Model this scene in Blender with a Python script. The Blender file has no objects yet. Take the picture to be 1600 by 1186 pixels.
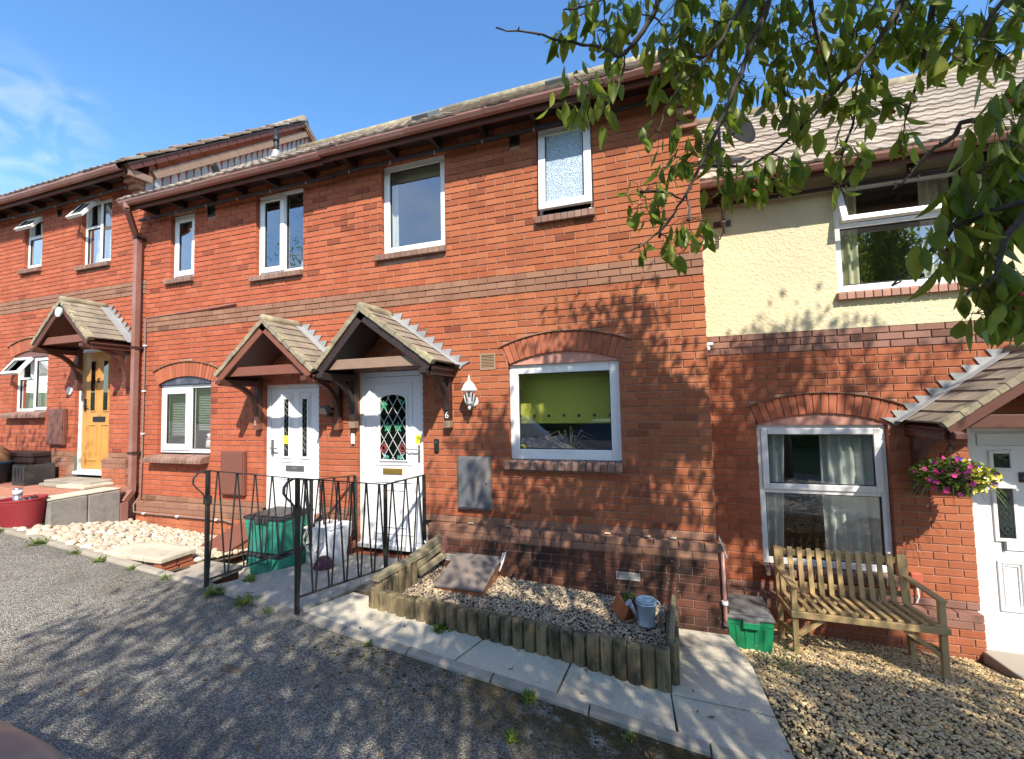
import bpy, math, random
from mathutils import Vector, Matrix
from mathutils import noise as mnoise
random.seed(7)
R = math.radians
SC = bpy.context.scene
COL = SC.collection

# ------------------------------------------------------------------ camera
YAW, PITCH, ROLL = -.3174, .0531, -.0223
CAM = Vector((-.5175, -4.459, 2.0053))
_cy, _sy, _cp, _sp, _cr, _sr = math.cos(YAW), math.sin(YAW), math.cos(PITCH), math.sin(PITCH), math.cos(ROLL), math.sin(ROLL)
FWD = Vector((_sy*_cp, _cy*_cp, _sp)); _rt = Vector((_cy, -_sy, 0)); _up = _rt.cross(FWD)
RGT = _cr*_rt + _sr*_up; UPV = -_sr*_rt + _cr*_up
cam = bpy.data.cameras.new('camera'); camo = bpy.data.objects.new('camera', cam); COL.objects.link(camo)
m = Matrix((RGT, UPV, -FWD)).transposed().to_4x4(); m.translation = CAM
camo.matrix_world = m
cam.sensor_fit = 'HORIZONTAL'; cam.sensor_width = 36; cam.lens = 665.85/1600*36; cam.clip_end = 2000; cam.clip_start = .05
SC.camera = camo

# ------------------------------------------------------------------ world, sun, exposure
SUN_DIR = Vector((.583, -1.0, 1.15)).normalized()          # towards the sun
W = bpy.data.worlds.new('World'); SC.world = W; W.use_nodes = True
nt = W.node_tree; nt.nodes.clear()
wo = nt.nodes.new('ShaderNodeOutputWorld'); bg = nt.nodes.new('ShaderNodeBackground'); sky = nt.nodes.new('ShaderNodeTexSky')
sky.sky_type = 'NISHITA'; sky.sun_disc = False
sky.sun_elevation = math.asin(SUN_DIR.z); sky.sun_rotation = math.atan2(SUN_DIR.x, SUN_DIR.y)
sky.air_density = 1.0; sky.dust_density = .35; sky.ozone_density = 2.2; sky.altitude = 50
bg.inputs['Strength'].default_value = .125
# thin wisps of cloud laid over the sky by direction
tc = nt.nodes.new('ShaderNodeTexCoord'); mp = nt.nodes.new('ShaderNodeMapping'); mp.inputs['Scale'].default_value = (1.6, 1.6, 2.6)
nz = nt.nodes.new('ShaderNodeTexNoise'); nz.inputs['Scale'].default_value = 3.0; nz.inputs['Detail'].default_value = 7; nz.inputs['Roughness'].default_value = .55
rp = nt.nodes.new('ShaderNodeMapRange'); rp.inputs[1].default_value = .36; rp.inputs[2].default_value = .75; rp.inputs[4].default_value = .8
def _dir(v, lo, hi):                                  # cloud banks by compass direction
    n = nt.nodes.new('ShaderNodeVectorMath'); n.operation = 'DOT_PRODUCT'; n.inputs[1].default_value = v; nt.links.new(tc.outputs['Generated'], n.inputs[0])
    k = nt.nodes.new('ShaderNodeMapRange'); k.interpolation_type = 'SMOOTHSTEP'; k.inputs[1].default_value = lo; k.inputs[2].default_value = hi; nt.links.new(n.outputs['Value'], k.inputs[0]); return k.outputs[0]
def _mul(a_, b_):
    n = nt.nodes.new('ShaderNodeMath'); n.operation = 'MULTIPLY'
    for i, v in enumerate((a_, b_)):
        if isinstance(v, float): n.inputs[i].default_value = v
        else: nt.links.new(v, n.inputs[i])
    return n.outputs[0]
mp2 = nt.nodes.new('ShaderNodeMapping'); mp2.inputs['Scale'].default_value = (5, 5, 9); nt.links.new(tc.outputs['Generated'], mp2.inputs[0])
nz2 = nt.nodes.new('ShaderNodeTexNoise'); nz2.inputs['Scale'].default_value = 2.2; nz2.inputs['Detail'].default_value = 8; nz2.inputs['Distortion'].default_value = 1.2; nt.links.new(mp2.outputs[0], nz2.inputs['Vector'])
wr = nt.nodes.new('ShaderNodeMapRange'); wr.inputs[1].default_value = .42; wr.inputs[2].default_value = .72; wr.inputs[4].default_value = .28; nt.links.new(nz2.outputs['Fac'], wr.inputs[0])
_mu = nt.nodes.new('ShaderNodeMath'); _mu.operation = 'ADD'
nt.links.new(_mul(_dir((-0.853, 0.335, 0.400), .990, 1.0), wr.outputs[0]), _mu.inputs[0]); nt.links.new(_mul(_dir((0, -1, 0), .15, .6), rp.outputs[0]), _mu.inputs[1])
mx = nt.nodes.new('ShaderNodeMixRGB'); mx.inputs[2].default_value = (6.0, 6.3, 6.8, 1)
hsv = nt.nodes.new('ShaderNodeHueSaturation'); hsv.inputs['Saturation'].default_value = 1.2; hsv.inputs['Value'].default_value = 1.6
nt.links.new(tc.outputs['Generated'], mp.inputs[0]); nt.links.new(mp.outputs[0], nz.inputs['Vector']); nt.links.new(nz.outputs['Fac'], rp.inputs[0])
nt.links.new(_mu.outputs[0], mx.inputs[0]); nt.links.new(sky.outputs[0], hsv.inputs['Color']); nt.links.new(hsv.outputs[0], mx.inputs[1])
nt.links.new(mx.outputs[0], bg.inputs[0]); nt.links.new(bg.outputs[0], wo.inputs[0])
sl = bpy.data.lights.new('sun', 'SUN'); sl.energy = 5.0; sl.angle = R(.53); sl.color = (1, .92, .78)
so = bpy.data.objects.new('sun', sl); COL.objects.link(so); so.rotation_euler = SUN_DIR.to_track_quat('Z', 'Y').to_euler(); so.location = (3, -8, 12)
SC.view_settings.view_transform = 'Standard'; SC.view_settings.look = 'None'; SC.view_settings.gamma = 1
SC.view_settings.use_curve_mapping = False; SC.view_settings.exposure = .72

# ------------------------------------------------------------------ material helpers
def newmat(name):
    m = bpy.data.materials.new(name); m.use_nodes = True
    return m, m.node_tree, m.node_tree.nodes['Principled BSDF']
def N(t, kind, **kw):
    n = t.nodes.new('ShaderNode' + kind)
    for k, v in kw.items():
        if k in n.inputs: n.inputs[k].default_value = v
        else: setattr(n, k, v)
    return n
def math_(t, op, a, b=None):
    n = t.nodes.new('ShaderNodeMath'); n.operation = op
    for i, v in enumerate((a, b)):
        if v is None: continue
        if isinstance(v, (int, float)): n.inputs[i].default_value = v
        else: t.links.new(v, n.inputs[i])
    return n.outputs[0]
def c4(c): return (c[0], c[1], c[2], 1)
def mixc(t, fac, a, b, mode='MIX'):
    n = t.nodes.new('ShaderNodeMixRGB'); n.blend_type = mode
    for i, v in ((0, fac), (1, a), (2, b)):
        if isinstance(v, (int, float)): n.inputs[i].default_value = v
        elif isinstance(v, tuple): n.inputs[i].default_value = c4(v)
        else: t.links.new(v, n.inputs[i])
    return n.outputs[0]
def pos(t): return t.nodes.new('ShaderNodeNewGeometry').outputs['Position']
def noise(t, vec, scale, detail=4, rough=.55):
    n = N(t, 'TexNoise', Scale=scale, Detail=detail, Roughness=rough)
    if vec is not None: t.links.new(vec, n.inputs['Vector'])
    return n.outputs['Fac']
def ramp(t, fac, a, b):
    n = t.nodes.new('ShaderNodeMapRange'); t.links.new(fac, n.inputs[0]); n.inputs[1].default_value = a; n.inputs[2].default_value = b
    return n.outputs[0]
def bump(t, b, h, strength=.3, dist=.01):
    n = N(t, 'Bump', Strength=strength, Distance=dist); t.links.new(h, n.inputs['Height']); t.links.new(n.outputs[0], b.inputs['Normal'])
def rnd(t):
    g = t.nodes.new('ShaderNodeNewGeometry'); o = t.nodes.new('ShaderNodeObjectInfo')
    return math_(t, 'FRACT', math_(t, 'ADD', math_(t, 'MULTIPLY', g.outputs['Random Per Island'], 7.13), o.outputs['Random']))
def simple(name, col, rough=.6, var=.12, scale=18, bmp=.15, bscale=90, metal=0, col2=None, spec=.5, piece=0, fine=.0):
    m, t, b = newmat(name); p = pos(t)
    f = noise(t, p, scale)
    lo = tuple(max(0, c*(1-var)) for c in col); hi = tuple(c*(1+var) for c in col)
    c = mixc(t, f, lo, hi)
    if col2: c = mixc(t, ramp(t, noise(t, p, scale*.35, 6, .65), .48, .66), c, col2)
    if fine: c = mixc(t, math_(t, 'MULTIPLY', ramp(t, noise(t, p, 260, 2), .35, .7), fine), c, tuple(x*.45 for x in col))
    if piece: c = mixc(t, piece, c, mixc(t, rnd(t), tuple(x*.45 for x in col), tuple(min(1, x*1.5) for x in col)))
    t.links.new(c, b.inputs['Base Color'])
    b.inputs['Roughness'].default_value = rough; b.inputs['Metallic'].default_value = metal; b.inputs['Specular IOR Level'].default_value = spec
    if bmp: bump(t, b, noise(t, p, bscale, 5), bmp, .004 if bscale > 35 else .014)
    return m
def brick(name, c1, c2, c3, rowz, colx=0.0, dirt=0.0, soot=(.03, .022, .018), lime=0.0, right=None):
    """clay brick: every brick of the bond gets its own tone, with sandy grain and drag marks"""
    m, t, b = newmat(name); p = pos(t)
    s = t.nodes.new('ShaderNodeSeparateXYZ'); t.links.new(p, s.inputs[0])
    row = math_(t, 'FLOOR', math_(t, 'DIVIDE', math_(t, 'SUBTRACT', s.outputs['Z'], rowz), .075))
    par = math_(t, 'MULTIPLY', math_(t, 'MODULO', math_(t, 'ADD', row, 200), 2), .1125)
    colm = math_(t, 'FLOOR', math_(t, 'DIVIDE', math_(t, 'ADD', s.outputs['X'], par), .225))
    cb = t.nodes.new('ShaderNodeCombineXYZ'); t.links.new(row, cb.inputs[0]); t.links.new(colm, cb.inputs[1])
    wn = t.nodes.new('ShaderNodeTexWhiteNoise'); wn.noise_dimensions = '3D'; t.links.new(cb.outputs[0], wn.inputs['Vector'])
    w = wn.outputs['Value']
    odd = ramp(t, wn.outputs['Value'], .955, .97)
    c = mixc(t, w, c1, c2)
    c = mixc(t, math_(t, 'MULTIPLY', ramp(t, wn.outputs['Color'], .72, .9), .7), c, c3)
    if right:                                             # browner batch towards the right end of the pair
        d = mixc(t, math_(t, 'MULTIPLY', ramp(t, wn.outputs['Color'], .72, .9), .7), mixc(t, w, right[0], right[1]), right[2])
        c = mixc(t, ramp(t, math_(t, 'ADD', s.outputs['X'], math_(t, 'MULTIPLY', noise(t, p, 1.2, 3), 1.5)), -5.2, -.6), c, d)
    mp_ = N(t, 'Mapping'); mp_.inputs['Scale'].default_value = (4.5, 4.5, .55); t.links.new(p, mp_.inputs[0])     # run-off streaks
    c = mixc(t, math_(t, 'MULTIPLY', ramp(t, noise(t, mp_.outputs[0], 1.0, 5, .6), .5, .72), .38), c, tuple(x*.5 for x in c1))
    c = mixc(t, math_(t, 'MULTIPLY', ramp(t, noise(t, p, 150, 3, .7), .5, .72), .5), c, tuple(x*.55 for x in c1))
    c = mixc(t, math_(t, 'MULTIPLY', ramp(t, noise(t, p, 1.1, 5, .6), .45, .8), .35), c, tuple(x*.62 for x in c2))
    c = mixc(t, math_(t, 'MULTIPLY', odd, .6), c, tuple(x*.45 for x in c3))
    if dirt:
        c = mixc(t, math_(t, 'MULTIPLY', ramp(t, noise(t, p, 3.2, 6, .65), .36, .62), dirt), c, soot)
    if lime:
        v = N(t, 'TexVoronoi', Scale=24.0, Randomness=1.0); t.links.new(p, v.inputs['Vector'])
        sp = math_(t, 'MULTIPLY', math_(t, 'SUBTRACT', 1, ramp(t, v.outputs['Distance'], .1, .2)), ramp(t, noise(t, p, 5, 3), .55, .64))
        c = mixc(t, math_(t, 'MULTIPLY', sp, lime), c, (.55, .53, .47))
    t.links.new(c, b.inputs['Base Color']); b.inputs['Roughness'].default_value = .9; b.inputs['Specular IOR Level'].default_value = .25
    bump(t, b, noise(t, p, 210, 4, .7), .45, .004)
    return m
ROW0 = 3.2                                   # underside of the dark string course of the middle pair
B_RED = brick('red_brick', (.385, .096, .049), (.47, .135, .07), (.295, .074, .041), ROW0, lime=.35, right=((.32, .098, .044), (.42, .15, .068), (.235, .072, .036)))
B_RED7 = brick('red_brick_upper', (.385, .098, .051), (.47, .137, .072), (.295, .076, .042), ROW0+.615)
B_RED6 = B_RED
B_RED4 = brick('red_brick_lower', (.33, .098, .046), (.40, .138, .068), (.25, .075, .042), ROW0-.725, lime=.3)
B_BAND = brick('brown_brick', (.26, .13, .085), (.32, .175, .115), (.22, .105, .07), ROW0)
B_BAND4 = brick('brown_brick_lower', (.26, .13, .10), (.31, .17, .13), (.22, .10, .08), ROW0-.725)
B_PLIN = brick('damp_brick', (.13, .05, .034), (.19, .07, .042), (.09, .04, .03), ROW0, dirt=.9, lime=.9)
B_PLIN5 = brick('dry_plinth_brick', (.45, .14, .07), (.52, .18, .09), (.36, .12, .06), ROW0, dirt=.35)
B_SILL = simple('sill_brick', (.21, .115, .085), .8, .25, 14, .4, 160, piece=.35, col2=(.27, .19, .15))
B_PCOP = simple('plinth_brick', (.20, .092, .072), .75, .25, 9, .4, 160, piece=.3, col2=(.2, .12, .1))
B_SOLD = simple('arch_brick', (.36, .105, .052), .9, .2, 12, .45, 180, piece=.35, col2=(.42, .125, .06))
MORT = simple('mortar', (.40, .235, .175), .95, .15, 30, .5, 200, col2=(.25, .135, .10))
MORT_D = simple('dark_mortar', (.22, .13, .1), .95, .2, 30, .5, 200)
CREAM = simple('cream_render', (.64, .565, .37), .9, .07, 2.5, 1.0, 30, col2=(.55, .485, .33), spec=.2)
UPVC = simple('white_upvc', (.78, .78, .78), .32, .05, 9, 0, col2=(.70, .70, .68))
UPVC2 = simple('white_upvc_door', (.80, .80, .81), .35, .03, 3, 0)
OAK = simple('oak_door', (.52, .27, .07), .4, .25, 7, .1, 60, col2=(.44, .21, .05))
GASKET = simple('black_gasket', (.02, .02, .02), .6, 0, bmp=0)
BROWNT = simple('brown_painted_timber', (.10, .034, .022), .55, .25, 12, .2, 60)
DARKT = simple('dark_brown_timber', (.032, .018, .015), .55, .25, 12, .2, 60)
TAUPE = simple('faded_brown_timber', (.26, .17, .12), .65, .2, 12, .3, 60)
REDT = simple('red_brown_timber', (.20, .07, .042), .55, .2, 12, .2, 60)
PVCB = simple('brown_pvc', (.26, .125, .10), .38, .14, 5, .05, 40, col2=(.32, .175, .15))
PVCD = simple('dark_brown_pvc', (.05, .025, .02), .5, .2, 5, .05, 40)
LEAD = simple('lead_sheet', (.28, .285, .29), .6, .3, 9, .5, 50, metal=.1, col2=(.42, .43, .42), piece=.45)
TILE = simple('plain_tile', (.22, .18, .14), .9, .3, 9, .6, 140, col2=(.34, .29, .21), piece=.35)
TILER = simple('roof_tile', (.30, .25, .20), .9, .25, 6, .7, 120, col2=(.44, .39, .32), piece=.3)
TILER5 = simple('lichened_roof_tile', (.25, .19, .15), .9, .3, 7, .6, 120, col2=(.52, .47, .36), piece=.3)
RIDGE = simple('ridge_mortar', (.24, .20, .14), .95, .4, 14, .8, 60, col2=(.40, .36, .22))
def concrete(name, col, dark, piece):
    m, t, b = newmat(name); p = pos(t)
    c = mixc(t, noise(t, p, 5, 5, .65), tuple(x*.72 for x in col), tuple(min(1, x*1.2) for x in col))
    c = mixc(t, math_(t, 'MULTIPLY', ramp(t, noise(t, p, 95, 3, .75), .46, .68), .75), c, tuple(x*.45 for x in col))
    c = mixc(t, math_(t, 'MULTIPLY', ramp(t, noise(t, p, 140, 2), .60, .70), .6), c, tuple(min(1, x*1.5) for x in col))
    c = mixc(t, math_(t, 'MULTIPLY', ramp(t, noise(t, p, 2.2, 7, .7), .5, .68), .7), c, dark)
    v = N(t, 'TexVoronoi', Scale=9.0); t.links.new(p, v.inputs['Vector'])
    c = mixc(t, math_(t, 'MULTIPLY', math_(t, 'SUBTRACT', 1, ramp(t, math_(t, 'ADD', v.outputs['Distance'], math_(t, 'MULTIPLY', noise(t, p, 60, 3), .12)), .13, .19)), ramp(t, noise(t, p, 1.5, 2), .5, .56)), c, tuple(x*.3 for x in dark))
    c = mixc(t, piece, c, mixc(t, rnd(t), tuple(x*.6 for x in col), tuple(min(1, x*1.3) for x in col)))
    t.links.new(c, b.inputs['Base Color']); b.inputs['Roughness'].default_value = .92; b.inputs['Specular IOR Level'].default_value = .25
    bump(t, b, noise(t, p, 100, 5, .7), .8, .006); return m
CONC = concrete('concrete_slab', (.58, .52, .41), (.28, .25, .19), .16)
CONCD = simple('concrete_old', (.36, .32, .26), .92, .2, 5, .6, 90, col2=(.24, .21, .16), fine=.5, piece=.12)
RAMPC = concrete('ramp_concrete', (.40, .38, .335), (.25, .235, .205), .0)
STONEW = simple('grey_stone', (.28, .265, .245), .92, .25, 30, .7, 110, col2=(.20, .19, .175), fine=.5)
LOG, t_, b_ = newmat('weathered_log'); p_ = pos(t_)
_m = N(t_, 'Mapping'); _m.inputs['Scale'].default_value = (60, 60, 4); t_.links.new(p_, _m.inputs[0])
g_ = noise(t_, _m.outputs[0], 1.0, 5, .65)
c_ = mixc(t_, rnd(t_), (.17, .13, .065), (.27, .21, .115)); c_ = mixc(t_, math_(t_, 'MULTIPLY', ramp(t_, g_, .42, .62), .7), c_, (.10, .075, .042))
_m2 = N(t_, 'Mapping'); _m2.inputs['Scale'].default_value = (9, 9, 3.2); t_.links.new(p_, _m2.inputs[0])
c_ = mixc(t_, math_(t_, 'MULTIPLY', ramp(t_, noise(t_, _m2.outputs[0], 1.0, 6, .65), .45, .6), .85), c_, (.03, .027, .016))
t_.links.new(c_, b_.inputs['Base Color']); b_.inputs['Roughness'].default_value = .9; bump(t_, b_, g_, .6, .006)
SLEEP = simple('weathered_plank', (.25, .21, .13), .9, .35, 9, .7, 70, col2=(.12, .11, .06), piece=.3)
BENCHW = simple('bench_timber', (.44, .30, .135), .75, .25, 10, .4, 60, col2=(.31, .225, .105), piece=.3)
IRON = simple('black_iron', (.018, .018, .018), .45, .3, 20, .3, 80, col2=(.05, .04, .03))
GREEN1 = simple('teal_plastic', (.035, .26, .18), .4, .12, 5, .05, 40, col2=(.05, .30, .22))
GREEN2 = simple('green_plastic', (.012, .20, .085), .38, .15, 6, .05, 40)
LIDB = simple('black_plastic', (.028, .028, .03), .45, .2, 8, .1, 60, col2=(.05, .05, .05))
LIDG = simple('dusty_black_plastic', (.09, .088, .085), .55, .35, 12, .1, 60, col2=(.17, .165, .155))
SACK = simple('white_woven_sack', (.70, .70, .72), .8, .08, 8, .5, 30)
PURPLE = simple('plum_cloth', (.10, .03, .05), .9, .3, 20, .5, 50)
CABR = simple('brown_cabinet', (.175, .068, .048), .45, .12, 4, .1, 40)
CABG = simple('faded_black_cabinet', (.12, .125, .14), .5, .3, 5, .2, 40, col2=(.24, .19, .16))
CABH = simple('sun_faded_hatch', (.15, .135, .13), .5, .3, 6, .2, 40, col2=(.25, .195, .16))
HATCHB = simple('terracotta_plastic', (.30, .12, .06), .7, .2, 6, .2, 40)
TERR = simple('terracotta', (.42, .125, .05), .85, .2, 9, .3, 60, col2=(.33, .12, .06))
ZINC = simple('galvanised_zinc', (.50, .56, .60), .42, .3, 11, .1, 50, metal=.35, col2=(.36, .42, .47))
POTR = simple('red_woven_pot', (.24, .016, .022), .75, .12, 8, 0)
STEEL = simple('brushed_steel', (.55, .53, .5), .3, .1, 20, 0, metal=.9)
CHROME = simple('chrome', (.7, .7, .7), .18, .03, 20, 0, metal=1)
BRASS = simple('brass', (.55, .38, .10), .35, .1, 20, 0, metal=.8)
GREYM = simple('grey_metal', (.18, .18, .185), .4, .1, 20, 0, metal=.6)
YEL = simple('yellow_sticker', (.80, .68, .03), .5, .05, 20, 0)
LAMPW = simple('white_lamp_paint', (.78, .78, .75), .35, .04, 8, .05)
VENTM = simple('tan_vent', (.30, .20, .125), .7, .15, 20, .2)
VENTG = simple('grey_vent', (.40, .38, .36), .6, .2, 30, .2)
BLACKP = simple('matt_black', (.012, .012, .013), .5, .1, 20, 0)
WHITEP = simple('white_plastic', (.78, .78, .77), .4, .03, 10, 0)
CABLE = simple('grey_cable', (.20, .16, .14), .6, .15, 10, 0)
PINKB = simple('pink_render', (.52, .25, .19), .8, .12, 10, .3, 50)
SLATEB = simple('dark_blue_board', (.05, .055, .08), .5, .4, 20, .1, 50, col2=(.12, .13, .16))
ROOMW = simple('room_wall', (.22, .20, .18), .9, .1, 3, 0)
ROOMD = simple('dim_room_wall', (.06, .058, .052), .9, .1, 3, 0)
CURT = simple('net_curtain', (.62, .64, .62), .9, .1, 6, .1, 60)
CURTC = simple('cream_curtain', (.68, .64, .50), .9, .1, 6, .1, 60)
BLIND = simple('lime_blind', (.72, .72, .13), .8, .06, 6, .1, 200)
SLATG = simple('grey_green_blind', (.36, .40, .36), .7, .06, 6, 0)
SOILM = simple('soil', (.07, .052, .035), .95, .4, 14, .9, 60, col2=(.12, .09, .055))
BARK = simple('cherry_bark', (.055, .042, .036), .85, .35, 20, .7, 70, col2=(.11, .09, .075))
PAVER = simple('red_block_paver', (.40, .17, .11), .9, .2, 7, .4, 120, piece=.3)
DIRT = simple('grass_verge', (.075, .10, .03), .95, .4, 6, .8, 30, col2=(.12, .11, .05))
HEDGE = simple('hedge_leaf', (.035, .075, .018), .7, .5, 8, 0, piece=.4)
CHERRY = simple('cherry_red', (.38, .02, .015), .35, .15, 10, 0)

def glassmat(name, tint=(.9, .95, .93), boost=1.7, rough=0.0, bmp=None):
    m, t, b = newmat(name); t.nodes.remove(b)
    out = t.nodes['Material Output']
    tr = N(t, 'BsdfTransparent'); tr.inputs[0].default_value = c4(tint)
    gl = N(t, 'BsdfGlossy', Roughness=rough); gl.inputs[0].default_value = (1, 1, 1, 1)
    fr = N(t, 'Fresnel', IOR=1.5)
    geo = t.nodes.new('ShaderNodeNewGeometry')
    f = math_(t, 'MINIMUM', math_(t, 'MULTIPLY', math_(t, 'MULTIPLY', fr.outputs[0], boost), math_(t, 'SUBTRACT', 1, geo.outputs['Backfacing'])), 1)   # the pane's outer face reflects
    mxs = N(t, 'MixShader'); t.links.new(f, mxs.inputs[0]); t.links.new(tr.outputs[0], mxs.inputs[1]); t.links.new(gl.outputs[0], mxs.inputs[2])
    t.links.new(mxs.outputs[0], out.inputs[0])
    return m
GLASS = glassmat('window_glass', (.95, .97, .96), boost=5.5)
GLASSD = glassmat('door_glass', (.45, .5, .48), 2.0)
m_, t_, b_ = newmat('frosted_glass'); OBSC = m_
_v = N(t_, 'TexVoronoi', Scale=95.0); t_.links.new(pos(t_), _v.inputs['Vector'])
t_.links.new(mixc(t_, ramp(t_, _v.outputs['Distance'], .15, .6), (.13, .23, .36), (.50, .62, .72)), b_.inputs['Base Color'])
b_.inputs['Roughness'].default_value = .16; bump(t_, b_, _v.outputs['Distance'], .9, .01)

m_, t_, b_ = newmat('asphalt'); ASPH = m_; p_ = pos(t_)
v1 = N(t_, 'TexVoronoi', Scale=105.0); t_.links.new(p_, v1.inputs['Vector'])
wn = N(t_, 'TexWhiteNoise'); t_.links.new(v1.outputs['Position'], wn.inputs['Vector'])
c_ = mixc(t_, wn.outputs['Value'], (.17, .16, .14), (.60, .56, .475))
c_ = mixc(t_, math_(t_, 'MULTIPLY', ramp(t_, v1.outputs['Distance'], .35, .6), .65), c_, (.06, .058, .056))
c_ = mixc(t_, math_(t_, 'MULTIPLY', ramp(t_, noise(t_, p_, .9, 7, .7), .45, .62), .5), c_, (.09, .086, .08))
c_ = mixc(t_, math_(t_, 'MULTIPLY', ramp(t_, noise(t_, p_, .5, 6, .6), .52, .7), .3), c_, (.36, .33, .28))
s_ = t_.nodes.new('ShaderNodeSeparateXYZ'); t_.links.new(p_, s_.inputs[0])
near = ramp(t_, math_(t_, 'ADD', s_.outputs['Y'], math_(t_, 'MULTIPLY', s_.outputs['X'], .085)), -2.75, -1.80)      # along the kerb
rt_ = ramp(t_, s_.outputs['X'], -3.4, -1.0)
mossf = math_(t_, 'MULTIPLY', math_(t_, 'MULTIPLY', near, math_(t_, 'ADD', .25, rt_)), ramp(t_, noise(t_, p_, 6, 6, .7), .34, .50))
c_ = mixc(t_, math_(t_, 'MULTIPLY', mossf, .9), c_, mixc(t_, noise(t_, p_, 19, 4), (.028, .018, .01), (.10, .075, .02)))
c_ = mixc(t_, math_(t_, 'MULTIPLY', ramp(t_, noise(t_, p_, 2.6, 4, .6), .66, .74), .55), c_, (.14, .075, .035))
t_.links.new(c_, b_.inputs['Base Color']); b_.inputs['Roughness'].default_value = .9; b_.inputs['Specular IOR Level'].default_value = .3
bump(t_, b_, math_(t_, 'ADD', math_(t_, 'SUBTRACT', .8, v1.outputs['Distance']), math_(t_, 'MULTIPLY', mossf, .5)), 1.0, .012)

def stonemat(name, cols, rough=.85):
    m, t, b = newmat(name); n = t.nodes.new('ShaderNodeValToRGB'); t.links.new(rnd(t), n.inputs[0])
    e = n.color_ramp.elements; n.color_ramp.interpolation = 'CONSTANT'
    for i, c in enumerate(cols):
        x = i/len(cols)
        if i < 2: e[i].position = x; e[i].color = c4(c)
        else: k = e.new(x); k.color = c4(c)
    c = mixc(t, ramp(t, noise(t, pos(t), 60, 4), .35, .75), n.outputs[0], mixc(t, .5, n.outputs[0], (.5, .42, .3)))
    t.links.new(c, b.inputs['Base Color']); b.inputs['Roughness'].default_value = rough
    bump(t, b, noise(t, pos(t), 120, 3), .3, .004)
    return m
PEBB = stonemat('cream_cobble', [(.47, .39, .29), (.53, .47, .37), (.41, .33, .25), (.52, .44, .34), (.36, .30, .24), (.60, .55, .46), (.45, .34, .25)])
GRAV = stonemat('golden_gravel', [(.52, .345, .14), (.62, .46, .21), (.40, .25, .105), (.64, .51, .28), (.22, .15, .085), (.56, .39, .165), (.44, .34, .21), (.33, .20, .08)])
GRAVB = stonemat('bed_gravel', [(.48, .37, .24), (.60, .49, .34), (.25, .18, .12), (.34, .265, .19), (.56, .43, .25), (.20, .145, .10), (.42, .34, .25), (.15, .11, .08)])
GRAVW = stonemat('small_cream_gravel', [(.58, .48, .34), (.66, .57, .44), (.50, .42, .31), (.46, .36, .25)])

def leafmat(name, a, bcol, cc, trans=.32):
    m, t, b = newmat(name); out = t.nodes['Material Output']
    r = rnd(t); c = mixc(t, r, a, bcol); c = mixc(t, ramp(t, r, .86, 1), c, cc)
    c = mixc(t, math_(t, 'MULTIPLY', ramp(t, noise(t, pos(t), 55, 3), .5, .75), .35), c, tuple(x*.5 for x in a))
    t.links.new(c, b.inputs['Base Color']); b.inputs['Roughness'].default_value = .42; b.inputs['Specular IOR Level'].default_value = .45
    tl = N(t, 'BsdfTranslucent'); t.links.new(mixc(t, .55, c, (.26, .36, .03)), tl.inputs[0])
    ms = N(t, 'MixShader'); ms.inputs[0].default_value = trans
    t.links.new(b.outputs[0], ms.inputs[1]); t.links.new(tl.outputs[0], ms.inputs[2]); t.links.new(ms.outputs[0], out.inputs[0])
    return m
LEAF = leafmat('cherry_leaf', (.10, .175, .024), (.22, .285, .042), (.34, .37, .065), .52)
WEED = leafmat('weed_leaf', (.10, .17, .025), (.17, .24, .04), (.24, .28, .05))
BASKL = leafmat('basket_leaf', (.10, .17, .03), (.18, .27, .06), (.30, .34, .10))
PINKF = simple('magenta_petal', (.62, .04, .26), .6, .2, 30, 0, piece=.3)
YELF = simple('yellow_petal', (.80, .62, .06), .6, .15, 30, 0, piece=.2)
BLUF = simple('blue_petal', (.08, .05, .35), .6, .2, 30, 0)
PURF = simple('plum_petal', (.22, .06, .22), .6, .2, 30, 0)

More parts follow.
